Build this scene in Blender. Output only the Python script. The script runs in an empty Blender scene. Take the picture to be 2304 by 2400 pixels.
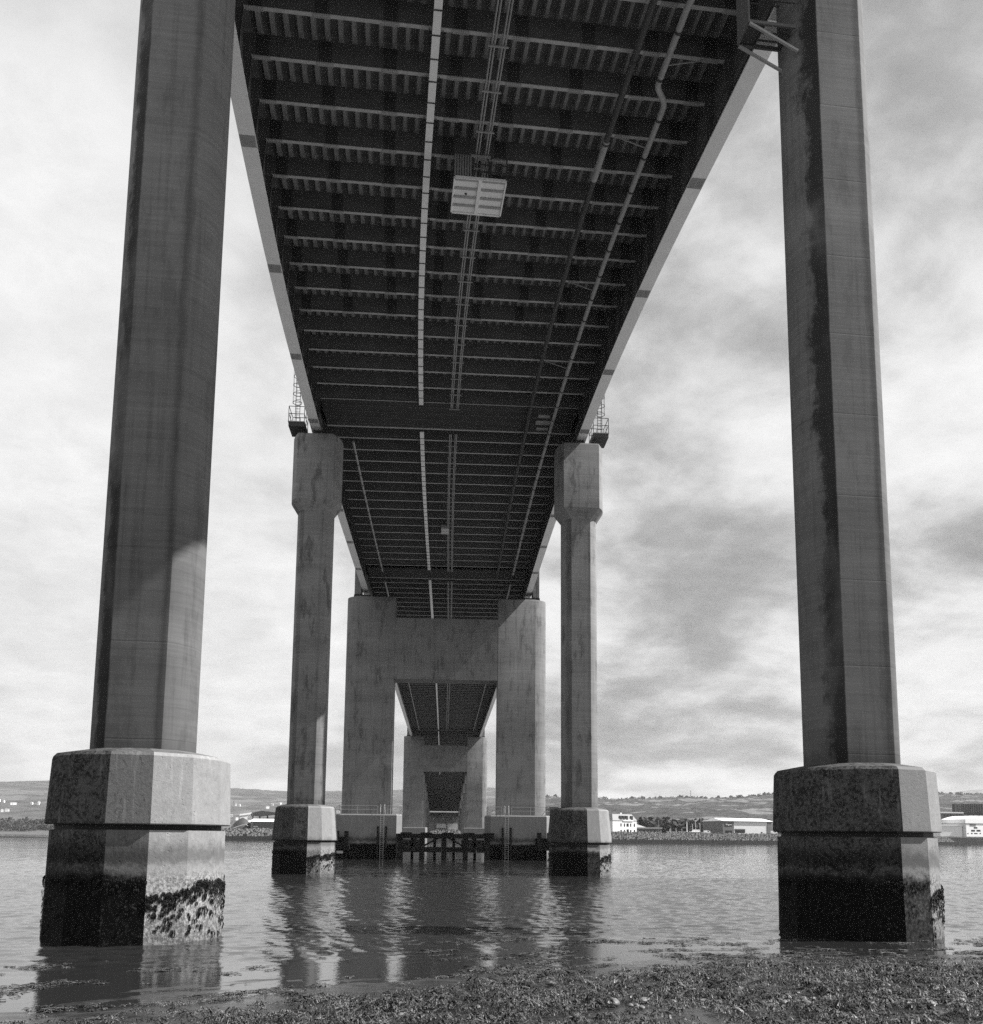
import bpy, math, random
import numpy as np
from mathutils import Vector, Matrix

random.seed(7)
rng = np.random.default_rng(11)
R = math.radians
scene = bpy.context.scene
COL = scene.collection

# ------------------------------------------------------------------ camera
cam_data = bpy.data.cameras.new("camera")
cam = bpy.data.objects.new("camera", cam_data)
COL.objects.link(cam)
cam_data.sensor_fit = 'HORIZONTAL'
cam_data.sensor_width = 36.0
cam_data.lens = 36.0 * 2167.24 / 2304.0
cam_data.shift_x = (1152.0 - 1158.71) / 2304.0
cam_data.shift_y = (1666.68 - 1200.0) / 2304.0
cam_data.clip_start = 0.1
cam_data.clip_end = 40000.0
PITCH, ROLL, YAW, CAM_H = 0.1354177, 0.008938, 0.1261607, 3.235
r0 = Vector((math.cos(YAW), -math.sin(YAW), 0))
h0 = Vector((math.sin(YAW), math.cos(YAW), 0))
fwd = h0 * math.cos(PITCH) + Vector((0, 0, math.sin(PITCH)))
up0 = -h0 * math.sin(PITCH) + Vector((0, 0, math.cos(PITCH)))
rt = r0 * math.cos(ROLL) + up0 * math.sin(ROLL)
up = -r0 * math.sin(ROLL) + up0 * math.cos(ROLL)
M3 = Matrix((rt, up, -fwd)).transposed()
cam.matrix_world = Matrix.Translation((0, 0, CAM_H)) @ M3.to_4x4()
scene.camera = cam

# ------------------------------------------------------------------ light
SUN_EL, SUN_OFF = R(48.3), R(83.5)       # elevation; angle from -Y towards +X
SUN_ENERGY = 5.0
SKY_STRENGTH = 0.07
EXPOSURE = 0.9
sun_dir = Vector((math.sin(SUN_OFF) * math.cos(SUN_EL), -math.cos(SUN_OFF) * math.cos(SUN_EL), math.sin(SUN_EL)))
sd = bpy.data.lights.new("sun", 'SUN')
sd.energy = SUN_ENERGY
sd.angle = R(0.53)
sd.color = (1.0, 0.99, 0.98)
sun = bpy.data.objects.new("sun", sd)
COL.objects.link(sun)
sun.rotation_euler = sun_dir.to_track_quat('Z', 'Y').to_euler()
sun.location = sun_dir * 200

world = bpy.data.worlds.new("World")
scene.world = world
world.use_nodes = True
wn, wl = world.node_tree.nodes, world.node_tree.links
wn.clear()


def wnode(t, **kw):
    n = wn.new(t)
    for k, v in kw.items():
        setattr(n, k, v)
    return n


def wmath(op, a, b=None, clamp=False):
    n = wnode('ShaderNodeMath', operation=op, use_clamp=clamp)
    for i, v in enumerate((a, b)):
        if v is None:
            continue
        if isinstance(v, (int, float)):
            n.inputs[i].default_value = v
        else:
            wl.new(v, n.inputs[i])
    return n.outputs[0]


wout = wnode('ShaderNodeOutputWorld')
sky = wnode('ShaderNodeTexSky', sky_type='NISHITA')
sky.sun_disc = False
sky.sun_elevation = SUN_EL
sky.sun_rotation = math.pi - SUN_OFF
sky.air_density = 1.0
sky.dust_density = 2.5
sky.altitude = 0
bw = wnode('ShaderNodeRGBToBW')
wl.new(sky.outputs[0], bw.inputs[0])
bg_sky = wnode('ShaderNodeBackground')
bg_sky.inputs[1].default_value = SKY_STRENGTH
wl.new(bw.outputs[0], bg_sky.inputs[0])
# clouds: noise on a plane overhead, reached along the view direction
tc = wnode('ShaderNodeTexCoord')
sep = wnode('ShaderNodeSeparateXYZ')
wl.new(tc.outputs['Generated'], sep.inputs[0])
zc = wmath('MAXIMUM', sep.outputs[2], 0.0)
den = wmath('ADD', zc, 0.26)
px = wmath('DIVIDE', sep.outputs[0], den)
py = wmath('DIVIDE', sep.outputs[1], den)
cmb = wnode('ShaderNodeCombineXYZ')
wl.new(px, cmb.inputs[0])
wl.new(py, cmb.inputs[1])


def wnoise(scale, detail, rough, off, dist=0.0, stretch=(1, 1, 1)):
    mp = wnode('ShaderNodeMapping')
    mp.inputs['Location'].default_value = off
    mp.inputs['Scale'].default_value = stretch
    wl.new(cmb.outputs[0], mp.inputs[0])
    n = wnode('ShaderNodeTexNoise')
    n.inputs['Scale'].default_value = scale
    n.inputs['Detail'].default_value = detail
    n.inputs['Roughness'].default_value = rough
    n.inputs['Distortion'].default_value = dist
    wl.new(mp.outputs[0], n.inputs['Vector'])
    return n.outputs['Fac']


def wramp(v, lo, hi):
    n = wnode('ShaderNodeMapRange', interpolation_type='SMOOTHSTEP')
    n.inputs['From Min'].default_value = lo
    n.inputs['From Max'].default_value = hi
    wl.new(v, n.inputs['Value'])
    return n.outputs['Result']


c_big = wnoise(0.95, 7, 0.5, (3.1, 1.7, 0.0), 0.1, (1.0, 1.0, 1))
c_mid = wnoise(2.8, 9, 0.58, (7.3, 2.2, 0.0), 0.15)
c_fine = wnoise(9.0, 8, 0.68, (1.3, 9.2, 0.0), 0.2)
mix = wmath('ADD', wmath('MULTIPLY', c_big, 0.50), wmath('ADD', wmath('MULTIPLY', c_mid, 0.36), wmath('MULTIPLY', c_fine, 0.14)))
thick = wmath('MULTIPLY', wramp(mix, 0.445, 0.585), wmath('ADD', 0.55, wmath('MULTIPLY', wramp(sep.outputs[0], -0.25, 0.15), 0.45)))
# more cloud depth on the side away from the sun's glare is left to the noise; values are cloud radiance
tone = wmath('SUBTRACT', 0.455, wmath('MULTIPLY', thick, 0.29))
wisps = wmath('MULTIPLY', wmath('SUBTRACT', c_fine, 0.5), 0.24)
tone = wmath('ADD', tone, wisps)
horiz = wmath('MULTIPLY', wramp(zc, 0.0, 0.22), 0.06)
tone = wmath('SUBTRACT', wmath('ADD', tone, horiz), 0.05)
bg_cl = wnode('ShaderNodeBackground')
bg_cl.inputs[1].default_value = 1.0
wl.new(tone, bg_cl.inputs[0])
cover = wmath('MAXIMUM', wramp(c_big, 0.20, 0.40), 0.80)
wmix = wnode('ShaderNodeMixShader')
wl.new(cover, wmix.inputs[0])
wl.new(bg_sky.outputs[0], wmix.inputs[1])
wl.new(bg_cl.outputs[0], wmix.inputs[2])
wl.new(wmix.outputs[0], wout.inputs['Surface'])

scene.view_settings.view_transform = 'Standard'
scene.view_settings.look = 'None'
scene.view_settings.exposure = EXPOSURE
scene.view_settings.gamma = 1.0
scene.view_settings.use_curve_mapping = False
scene.render.engine = 'CYCLES'
scene.cycles.max_bounces = 6
scene.cycles.diffuse_bounces = 3
scene.cycles.glossy_bounces = 3
scene.cycles.transmission_bounces = 2
scene.cycles.volume_bounces = 0
scene.cycles.sample_clamp_indirect = 3.0
scene.cycles.use_denoising = False
scene.cycles.use_adaptive_sampling = False
scene.cycles.volume_step_rate = 10.0


# ------------------------------------------------------------------ materials
class Mat:
    """Small node helper; everything is neutral grey, the photograph has no colour."""

    def __init__(s, name, rough=0.8, spec=0.3):
        s.m = bpy.data.materials.new(name)
        s.m.use_nodes = True
        s.t = s.m.node_tree
        s.n, s.l = s.t.nodes, s.t.links
        s.b = s.n['Principled BSDF']
        s.b.inputs['Roughness'].default_value = rough
        s.b.inputs['Specular IOR Level'].default_value = spec
        s.geo = s.n.new('ShaderNodeNewGeometry')
        s.tc = s.n.new('ShaderNodeTexCoord')
        s._sep = {}

    def pos(s):
        return s.geo.outputs['Position']

    def loc(s):
        return s.tc.outputs['Object']

    def xyz(s, sock):
        k = sock.name + sock.node.name
        if k not in s._sep:
            n = s.n.new('ShaderNodeSeparateXYZ')
            s.l.new(sock, n.inputs[0])
            s._sep[k] = n
        return s._sep[k].outputs

    def math(s, op, a, b=None, clamp=False):
        n = s.n.new('ShaderNodeMath')
        n.operation = op
        n.use_clamp = clamp
        for i, v in enumerate((a, b)):
            if v is None:
                continue
            if isinstance(v, (int, float)):
                n.inputs[i].default_value = v
            else:
                s.l.new(v, n.inputs[i])
        return n.outputs[0]

    def noise(s, scale, detail=4, rough=0.55, stretch=(1, 1, 1), vec=None, off=(0, 0, 0), dist=0.0, tex='NOISE'):
        mp = s.n.new('ShaderNodeMapping')
        mp.inputs['Scale'].default_value = stretch
        mp.inputs['Location'].default_value = off
        s.l.new(vec or s.pos(), mp.inputs[0])
        if tex == 'NOISE':
            n = s.n.new('ShaderNodeTexNoise')
            n.inputs['Detail'].default_value = detail
            n.inputs['Roughness'].default_value = rough
            n.inputs['Distortion'].default_value = dist
            n.inputs['Scale'].default_value = scale
            s.l.new(mp.outputs[0], n.inputs['Vector'])
            return n.outputs['Fac']
        n = s.n.new('ShaderNodeTexVoronoi')
        n.inputs['Scale'].default_value = scale
        s.l.new(mp.outputs[0], n.inputs['Vector'])
        return n.outputs['Distance']

    def ramp(s, v, lo, hi, a=0.0, b=1.0, smooth=True):
        n = s.n.new('ShaderNodeMapRange')
        n.interpolation_type = 'SMOOTHSTEP' if smooth else 'LINEAR'
        n.clamp = True
        n.inputs['From Min'].default_value = lo
        n.inputs['From Max'].default_value = hi
        n.inputs['To Min'].default_value = a
        n.inputs['To Max'].default_value = b
        s.l.new(v, n.inputs['Value'])
        return n.outputs['Result']

    def lerp(s, f, a, b):
        """a + f*(b-a) on scalars or sockets"""
        return s.math('ADD', s.math('MULTIPLY', s.math('SUBTRACT', 1.0, f), a), s.math('MULTIPLY', f, b))

    def color(s, v):
        s.l.new(v, s.b.inputs['Base Color'])

    def flat(s, v):
        s.b.inputs['Base Color'].default_value = (v, v, v, 1)

    def rough(s, v):
        s.l.new(v, s.b.inputs['Roughness'])

    def bump(s, h, strength=0.4, dist=0.02):
        n = s.n.new('ShaderNodeBump')
        n.inputs['Strength'].default_value = strength
        n.inputs['Distance'].default_value = dist
        s.l.new(h, n.inputs['Height'])
        s.l.new(n.outputs[0], s.b.inputs['Normal'])
        return n


def mat_concrete(name, base=0.25, stain=True, joints=3.1, streak=1.0, blotch=0.2, band=1.0):
    m = Mat(name, 0.9, 0.08)
    board = m.noise(1.0, 7, 0.75, (0.30, 0.30, 7.0))           # shutter boards: fine level lines
    lift = m.noise(1.0, 3, 0.5, (0.08, 0.08, 0.55), off=(3, 1, 4))  # pours of different tone
    patch = m.noise(0.55, 6, 0.6, (1, 1, 0.6), dist=0.4)
    drip = m.noise(1.0, 5, 0.6, (5.0, 5.0, 0.16), off=(9, 2, 0))
    grain = m.noise(26, 3, 0.7)
    v = m.math('ADD', -0.05, m.math('MULTIPLY', board, 0.95))
    v = m.math('ADD', v, m.math('MULTIPLY', lift, 0.62))
    v = m.math('ADD', v, m.math('MULTIPLY', patch, 0.42))
    v = m.math('ADD', v, m.math('MULTIPLY', grain, 0.28))
    dr = m.ramp(drip, 0.50, 0.72)
    v = m.math('SUBTRACT', v, m.math('MULTIPLY', dr, 0.22 * streak))
    pale = m.ramp(m.noise(1.0, 4, 0.6, (7.0, 7.0, 0.10), off=(4, 8, 1)), 0.66, 0.74)
    v = m.math('ADD', v, m.math('MULTIPLY', pale, 0.14 * streak))
    z = m.xyz(m.pos())[2]
    zz = m.math('ADD', z, m.math('MULTIPLY', patch, 0.05))
    saw = m.math('ABSOLUTE', m.math('SUBTRACT', m.math('FRACT', m.math('DIVIDE', zz, joints)), 0.5))
    joint = m.ramp(saw, 0.488, 0.497)
    v = m.math('SUBTRACT', v, m.math('MULTIPLY', joint, 0.10))
    if stain:
        x = m.xyz(m.loc())[0]
        wob = m.math('MULTIPLY', m.math('SUBTRACT', m.noise(1.0, 7, 0.74, (1.4, 1.4, 0.8), off=(1, 6, 3)), 0.5), 1.1)
        s1 = m.math('MULTIPLY', m.ramp(m.math('ADD', x, m.math('MULTIPLY', wob, 0.10)), -0.90, -0.82, 1, 0), m.ramp(m.math('ADD', x, wob), -1.42, -1.16))
        d2 = m.math('ABSOLUTE', m.math('ADD', m.math('SUBTRACT', x, 0.74), m.math('MULTIPLY', wob, 0.35)))
        s2 = m.math('MULTIPLY', m.ramp(d2, 0.0, 0.24, 1, 0), 0.45)
        s1 = m.math('MULTIPLY', s1, m.ramp(m.noise(1.0, 4, 0.6, (0.3, 0.3, 0.16), off=(5, 5, 5)), 0.34, 0.52, 0.35, 1.0))
        st = m.math('MAXIMUM', s1, s2)
        v = m.math('MULTIPLY', v, m.math('SUBTRACT', 1.0, m.math('MULTIPLY', st, 0.74 * band)))
        # shaft darker at its foot, paler towards the top
        foot = m.ramp(m.math('ADD', z, m.math('MULTIPLY', patch, 1.0)), 6.2, 7.3, 0.75, 1.0)
        v = m.math('MULTIPLY', v, foot)
        v = m.math('MULTIPLY', v, m.ramp(m.math('ADD', z, m.math('MULTIPLY', lift, 8.0)), 12.0, 32.0, 0.80, 1.25, False))
    bl = m.math('MULTIPLY', m.ramp(m.noise(0.8, 8, 0.72, (1.3, 1.3, 0.38), off=(2, 7, 5)), 0.52, 0.64), m.ramp(grain, 0.25, 0.6, 0.6, 1.0))
    v = m.math('MULTIPLY', v, m.math('SUBTRACT', 1.0, m.math('MULTIPLY', bl, blotch)))
    v = m.math('MAXIMUM', m.math('MULTIPLY', v, base), 0.02)
    m.color(v)
    h = m.math('ADD', m.math('MULTIPLY', board, 0.5), m.math('ADD', m.math('MULTIPLY', grain, 0.5), m.math('MULTIPLY', joint, -0.5)))
    m.bump(h, 0.35, 0.02)
    return m.m


def mat_plinth(name, base=0.27, dark_z=2.15, shade_dirt=1.0):
    """Concrete above, tide-stained in the middle, black algae below; the shaded faces carry the thick growth and painted-in shade."""
    m = Mat(name, 0.85, 0.06)
    z = m.xyz(m.pos())[2]
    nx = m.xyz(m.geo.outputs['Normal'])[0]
    n1 = m.noise(1.9, 9, 0.74, dist=0.15)
    n2 = m.noise(9.0, 6, 0.72)
    n3 = m.noise(30.0, 3, 0.7)
    drip = m.noise(1.0, 5, 0.6, (6.0, 6.0, 0.5))
    pits = m.ramp(m.noise(3.6, 2, 0.5, tex='V'), 0.05, 0.11, 1, 0)
    v = m.math('ADD', 0.18, m.math('MULTIPLY', n1, 0.62))
    v = m.math('ADD', v, m.math('MULTIPLY', n2, 0.60))
    v = m.math('ADD', v, m.math('MULTIPLY', n3, 0.40))
    shade = m.ramp(nx, -0.10, 0.45, 1.0, 0.0)                     # faces away from the sun painted darker as shade, mottled like lichen
    shade_grime = m.math('MULTIPLY', shade, m.ramp(m.math('ADD', m.math('MULTIPLY', n1, 0.30), m.math('ADD', m.math('MULTIPLY', n2, 0.45), m.math('MULTIPLY', n3, 0.25))), 0.44, 0.56, 0.62, 0.93))
    v = m.math('MULTIPLY', v, m.math('SUBTRACT', 1.0, m.math('MULTIPLY', shade_grime, shade_dirt)))
    v = m.math('SUBTRACT', v, m.math('MULTIPLY', pits, m.math('MULTIPLY', m.ramp(n1, 0.5, 0.62), 0.5)))
    cr_ = m.math('ABSOLUTE', m.math('SUBTRACT', m.noise(0.9, 6, 0.6, (1, 1, 0.35), off=(3, 3, 8)), 0.5))
    v = m.math('SUBTRACT', v, m.math('MULTIPLY', m.ramp(cr_, 0.0015, 0.004, 1, 0), 0.22))
    lich = m.math('MULTIPLY', m.ramp(m.noise(5.5, 2, 0.5, off=(5, 1, 2), tex='V'), 0.10, 0.17, 1, 0), m.ramp(n1, 0.46, 0.56))
    v = m.math('ADD', v, m.math('MULTIPLY', lich, 0.16))
    # run-off just under the ledge
    run = m.math('MULTIPLY', m.ramp(z, 2.4, 3.4, 0, 1), m.ramp(drip, 0.56, 0.68))
    v = m.math('ADD', v, m.math('MULTIPLY', run, 0.20))
    wob = m.math('MULTIPLY', m.math('SUBTRACT', n1, 0.5), 1.1)
    zz = m.math('ADD', z, wob)
    band = m.math('MULTIPLY', m.ramp(zz, dark_z + 0.05, dark_z + 0.35, 0, 1), m.ramp(zz, dark_z + 0.45, dark_z + 1.05, 1, 0))
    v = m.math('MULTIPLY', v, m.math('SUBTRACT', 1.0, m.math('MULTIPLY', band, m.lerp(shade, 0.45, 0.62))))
    # barnacle crust on the sunny faces, pale and speckled
    low = m.ramp(zz, dark_z - 0.25, dark_z + 0.12, 1, 0)
    speck = m.ramp(n2, 0.42, 0.62, 0.55, 1.35)
    speck = m.math('MULTIPLY', speck, m.ramp(n3, 0.35, 0.65, 0.7, 1.25))
    crust = m.math('MULTIPLY', speck, m.ramp(m.math('ADD', z, m.math('MULTIPLY', n2, 0.9)), 0.2, 1.6, 0.55, 1.0))
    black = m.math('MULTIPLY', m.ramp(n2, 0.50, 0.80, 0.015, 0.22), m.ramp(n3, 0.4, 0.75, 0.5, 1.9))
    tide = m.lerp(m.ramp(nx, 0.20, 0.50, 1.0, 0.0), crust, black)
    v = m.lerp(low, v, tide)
    v = m.math('MAXIMUM', m.math('MULTIPLY', v, base), 0.003)
    m.color(v)
    m.rough(m.lerp(low, 0.85, 0.6))
    h = m.math('ADD', m.math('MULTIPLY', n2, 0.6), m.math('ADD', m.math('MULTIPLY', n3, 0.5), m.math('MULTIPLY', pits, -0.5)))
    m.bump(h, 0.7, 0.03)
    return m.m


def mat_steel(name, base, var=0.35, rough=0.6, spec=0.35, rust=0.0, fine=1.0):
    m = Mat(name, rough, spec)
    n1 = m.noise(0.9 * fine, 6, 0.62, dist=0.4)
    n2 = m.noise(7.0 * fine, 5, 0.65)
    v = m.math('ADD', 1.0 - var, m.math('MULTIPLY', n1, var * 1.2))
    v = m.math('ADD', v, m.math('MULTIPLY', n2, var * 0.8))
    if rust:
        v = m.math('MULTIPLY', v, m.math('SUBTRACT', 1.0, m.math('MULTIPLY', m.ramp(n2, 0.52, 0.68), rust)))
    m.color(m.math('MULTIPLY', v, base))
    m.bump(n2, 0.25, 0.01)
    return m.m


def mat_plain(name, v, rough=0.7, spec=0.3, var=0.25, scale=1.5):
    m = Mat(name, rough, spec)
    n = m.noise(scale, 5, 0.6)
    m.color(m.math('MULTIPLY', m.math('ADD', 1.0 - var * 0.5, m.math('MULTIPLY', n, var)), v))
    return m.m


MT = {}
MT['column'] = mat_concrete('board_marked_concrete', 0.135)
MT['slim'] = mat_concrete('slim_column_concrete', 0.18, blotch=0.5, band=0.5)
MT['cap'] = mat_concrete('cap_concrete', 0.23, stain=False, joints=2.4, streak=1.2, blotch=0.5)
MT['pylon'] = mat_concrete('pylon_concrete', 0.185, stain=False, joints=4.6, streak=1.4, blotch=0.4)
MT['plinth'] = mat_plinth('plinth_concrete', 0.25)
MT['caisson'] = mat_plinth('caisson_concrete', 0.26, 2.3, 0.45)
MT['web'] = mat_steel('dark_painted_steel', 0.14, 0.7, 0.85, 0.05)
MT['deck'] = mat_steel('deck_plate_paint', 0.115, 0.6, 0.85, 0.05)
MT['flange'] = mat_steel('lit_flange_paint', 0.44, 0.45, 0.7, 0.25, rust=0.55, fine=2.0)  # paler than the webs: light from below put into the colour; rust is wear
MT['girder'] = mat_steel('lit_girder_paint', 0.82, 0.22, 0.6, 0.3, rust=0.10)  # extra pale: brightness of the lit undersides put into the colour
MT['trough'] = mat_steel('trough_paint', 0.26, 0.55, 0.75, 0.2)
MT['bracket_plate'] = mat_steel('bracket_plate_paint', 0.10, 0.4, 0.75, 0.2)
MT['splice'] = mat_steel('splice_paint', 0.085, 0.6, 0.85, 0.05)
MT['diaphragm'] = mat_steel('diaphragm_paint', 0.06, 0.6, 0.85, 0.05)
MT['galv'] = mat_steel('galvanised_steel', 0.34, 0.3, 0.5, 0.4)
MT['white'] = mat_steel('white_tray', 0.88, 0.12, 0.6, 0.3)
MT['bracket'] = mat_steel('dark_bracket', 0.05, 0.3)
MT['pale_pipe'] = mat_steel('pale_pipe', 0.38, 0.45, 0.55, 0.3, rust=0.35, fine=3.0)
MT['dark_pipe'] = mat_steel('dark_pipe', 0.07, 0.35, 0.6, 0.3)
MT['railing'] = mat_plain('railing_galvanised', 0.45, 0.5, 0.4)
MT['timber'] = mat_steel('black_wet_timber', 0.014, 0.5, 0.8, 0.12)
MT['bearing'] = mat_steel('bearing_steel', 0.05, 0.3)
MT['asphalt'] = mat_plain('asphalt', 0.05, 0.9, 0.2)


def mat_water():
    m = Mat('water', 0.04, 0.5)
    m.flat(0.022)
    m.b.inputs['IOR'].default_value = 2.0
    x, y, z = m.xyz(m.pos())
    yb = m.math('MINIMUM', m.math('ADD', m.math('MULTIPLY', x, 0.497), 21.43), m.math('ADD', m.math('MULTIPLY', x, 0.09), 24.1))
    s = m.math('MULTIPLY', m.math('SUBTRACT', yb, y), 0.896)
    shel = m.ramp(m.math('ADD', s, m.math('MULTIPLY', m.noise(0.25, 3), 3.0)), -5.5, -2.0, 1.0, 0.0)
    far = m.ramp(y, 330.0, 430.0)
    w1 = m.noise(0.5, 3, 0.5, (1.0, 1.5, 1), dist=0.5)
    w3 = m.noise(4.5, 4, 0.6, (1, 1.4, 1), off=(2, 9, 0), dist=0.4)
    h = m.math('ADD', m.math('MULTIPLY', m.math('MULTIPLY', w1, 0.3), far), m.math('MULTIPLY', w3, 0.16))
    h = m.math('MULTIPLY', h, m.lerp(shel, 0.35, 1.0))
    m.bump(h, 1.0, 0.07)
    return m.m


def mat_beach():
    m = Mat('wet_shingle', 0.3, 0.5)
    n1 = m.noise(1.3, 6, 0.65, (1, 1.8, 1))
    n2 = m.noise(14, 5, 0.7)
    v = m.math('ADD', 0.012, m.math('MULTIPLY', m.math('MULTIPLY', n1, n2), 0.10))
    m.color(v)
    m.rough(m.ramp(n1, 0.35, 0.65, 0.08, 0.4))
    z = m.xyz(m.pos())[2]
    st = m.ramp(z, 0.0, 0.10, 0.25, 1.0)
    m.bump(m.math('MULTIPLY', n2, st), 0.6, 0.03)
    return m.m


def mat_weed():
    m = Mat('bladder_wrack', 0.42, 0.25)
    n1 = m.noise(1.3, 6, 0.65)
    n2 = m.noise(40.0, 2, 0.6)
    v = m.math('MULTIPLY', m.ramp(n1, 0.35, 0.65, 0.35, 1.6), m.ramp(n2, 0.42, 0.62, 0.008, 0.13))
    m.color(v)
    return m.m


MT['water'] = mat_water()
MT['beach'] = mat_beach()
MT['weed'] = mat_weed()
MT['wrack'] = mat_plain('hanging_wrack', 0.010, 0.75, 0.1, 0.6, 8)
MT['stone'] = mat_plain('wet_stone', 0.13, 0.55, 0.4, 0.5, 9)


def mat_hill(name, dark, light, sc):
    m = Mat(name, 0.95, 0.1)
    n1 = m.noise(sc, 6, 0.6, dist=0.6)
    n2 = m.noise(sc * 7, 5, 0.65)
    n3 = m.noise(sc * 2.2, 3, 0.5, (1, 1, 2))
    f = m.math('MULTIPLY', m.ramp(n1, 0.52, 0.56), m.ramp(n3, 0.44, 0.5))
    v = m.lerp(f, m.ramp(n2, 0.3, 0.7, dark * 0.6, dark * 1.3), light)
    m.color(v)
    m.bump(n2, 1.0, 12.0)
    return m.m


MT['hill_far'] = mat_hill('moor_hillside', 0.075, 0.12, 0.0016)
MT['hill_near'] = mat_hill('wooded_hillside', 0.055, 0.15, 0.005)
MT['wood'] = mat_plain('tree_leaves', 0.055, 0.8, 0.2, 0.9, 0.35)
MT['bank'] = mat_plain('bank_grass', 0.09, 0.9, 0.2, 0.8, 0.1)
MT['foreshore'] = mat_plain('muddy_foreshore', 0.016, 0.95, 0.03, 0.6, 0.2)
MT['armour'] = mat_plain('armour_rock', 0.15, 0.95, 0.05, 1.5, 0.9)
MT['sandbar'] = mat_plain('sandbar_mud', 0.03, 0.95, 0.05, 0.5, 0.3)
MT['white_wall'] = mat_plain('white_render', 0.85, 0.7, 0.3, 0.1, 0.8)
MT['pale_wall'] = mat_plain('pale_cladding', 0.75, 0.6, 0.3, 0.15, 0.5)
MT['grey_wall'] = mat_plain('grey_cladding', 0.16, 0.6, 0.3, 0.2, 0.5)
MT['dark_wall'] = mat_plain('dark_cladding', 0.05, 0.6, 0.3, 0.3, 0.6)
MT['slate'] = mat_plain('slate_roof', 0.30, 0.7, 0.3, 0.3, 1.2)
MT['white_roof'] = mat_plain('white_metal_roof', 0.80, 0.5, 0.4, 0.08, 0.5)
MT['glass'] = mat_plain('dark_glass', 0.02, 0.1, 0.5, 0.2, 2)
MT['black'] = mat_plain('black_sign', 0.015, 0.6, 0.3, 0.1, 2)


# ------------------------------------------------------------------ mesh builder
class MB:
    def __init__(s):
        s.v, s.f = [], []

    def add(s, verts, faces):
        o = len(s.v)
        s.v.extend([tuple(map(float, p)) for p in verts])
        s.f.extend([tuple(i + o for i in f) for f in faces])
        return s

    def box(s, x0, x1, y0, y1, z0, z1):
        v = [(x, y, z) for z in (z0, z1) for y in (y0, y1) for x in (x0, x1)]
        return s.add(v, [(0, 2, 3, 1), (4, 5, 7, 6), (0, 1, 5, 4), (1, 3, 7, 5), (3, 2, 6, 7), (2, 0, 4, 6)])

    def bar(s, a, b, w, h=None, upv=(0, 0, 1)):
        """box beam from a to b, w wide, h high"""
        h = h or w
        a, b = Vector(a), Vector(b)
        d = (b - a).normalized()
        u = Vector(upv)
        if abs(d.dot(u)) > 0.98:
            u = Vector((0, 1, 0))
        sx = d.cross(u).normalized() * (w / 2)
        sz = sx.cross(d).normalized() * (h / 2)
        v = []
        for p in (a, b):
            v += [p - sx - sz, p + sx - sz, p + sx + sz, p - sx + sz]
        return s.add(v, [(3, 2, 1, 0), (4, 5, 6, 7), (0, 1, 5, 4), (1, 2, 6, 5), (2, 3, 7, 6), (3, 0, 4, 7)])

    def tube(s, pts, r, n=8, closed=False, cap=True):
        pts = [Vector(p) for p in pts]
        o = len(s.v)
        prev = None
        m = len(pts)
        for i, p in enumerate(pts):
            if closed:
                d = (pts[(i + 1) % m] - pts[i - 1]).normalized()
            else:
                d = (pts[min(i + 1, m - 1)] - pts[max(i - 1, 0)]).normalized()
            u = Vector((0, 0, 1)) if abs(d.z) < 0.95 else Vector((1, 0, 0))
            if prev is not None:
                u = prev
            a = (u - d * u.dot(d)).normalized()
            b = d.cross(a)
            prev = a
            for k in range(n):
                t = 2 * math.pi * k / n
                s.v.append(tuple(p + (a * math.cos(t) + b * math.sin(t)) * r))
        for i in range(m if closed else m - 1):
            j = (i + 1) % m
            for k in range(n):
                k2 = (k + 1) % n
                s.f.append((o + i * n + k, o + i * n + k2, o + j * n + k2, o + j * n + k))
        if cap and not closed:
            s.f.append(tuple(o + k for k in reversed(range(n))))
            s.f.append(tuple(o + (m - 1) * n + k for k in range(n)))
        return s

    def loft(s, rings, cap0=True, cap1=True):
        """rings: lists of 3D points, equal length, counter-clockwise seen from above"""
        o = len(s.v)
        n = len(rings[0])
        for r in rings:
            s.v.extend([tuple(map(float, p)) for p in r])
        for i in range(len(rings) - 1):
            for k in range(n):
                k2 = (k + 1) % n
                s.f.append((o + i * n + k, o + i * n + k2, o + (i + 1) * n + k2, o + (i + 1) * n + k))
        if cap0:
            s.f.append(tuple(o + k for k in reversed(range(n))))
        if cap1:
            s.f.append(tuple(o + (len(rings) - 1) * n + k for k in range(n)))
        return s

    def mesh(s, name, mat, smooth=None):
        me = bpy.data.meshes.new(name)
        me.from_pydata(s.v, [], s.f)
        me.materials.append(mat)
        if smooth:
            me.polygons.foreach_set('use_smooth', [True] * len(me.polygons))
            me.set_sharp_from_angle(angle=R(smooth))
        me.update()
        return me

    def obj(s, name, mat, parent=None, smooth=None, loc=None):
        return put(name, s.mesh(name, mat, smooth), parent, loc)


def put(name, me, parent=None, loc=None, rotz=0.0):
    o = bpy.data.objects.new(name, me)
    COL.objects.link(o)
    if parent is not None:
        o.parent = parent
    if loc is not None:
        o.location = loc
    o.rotation_euler = (0, 0, rotz)
    return o


def thing(name, label, cat, loc=(0, 0, 0), rotz=0.0, group=None):
    o = bpy.data.objects.new(name, None)
    COL.objects.link(o)
    o.location = loc
    o.rotation_euler = (0, 0, rotz)
    tag(o, label, cat, group)
    return o


def tag(o, label=None, cat=None, group=None, kind=None):
    if label:
        o['label'] = label
    if cat:
        o['category'] = cat
    if group:
        o['group'] = group
    if kind:
        o['kind'] = kind
    return o


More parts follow.
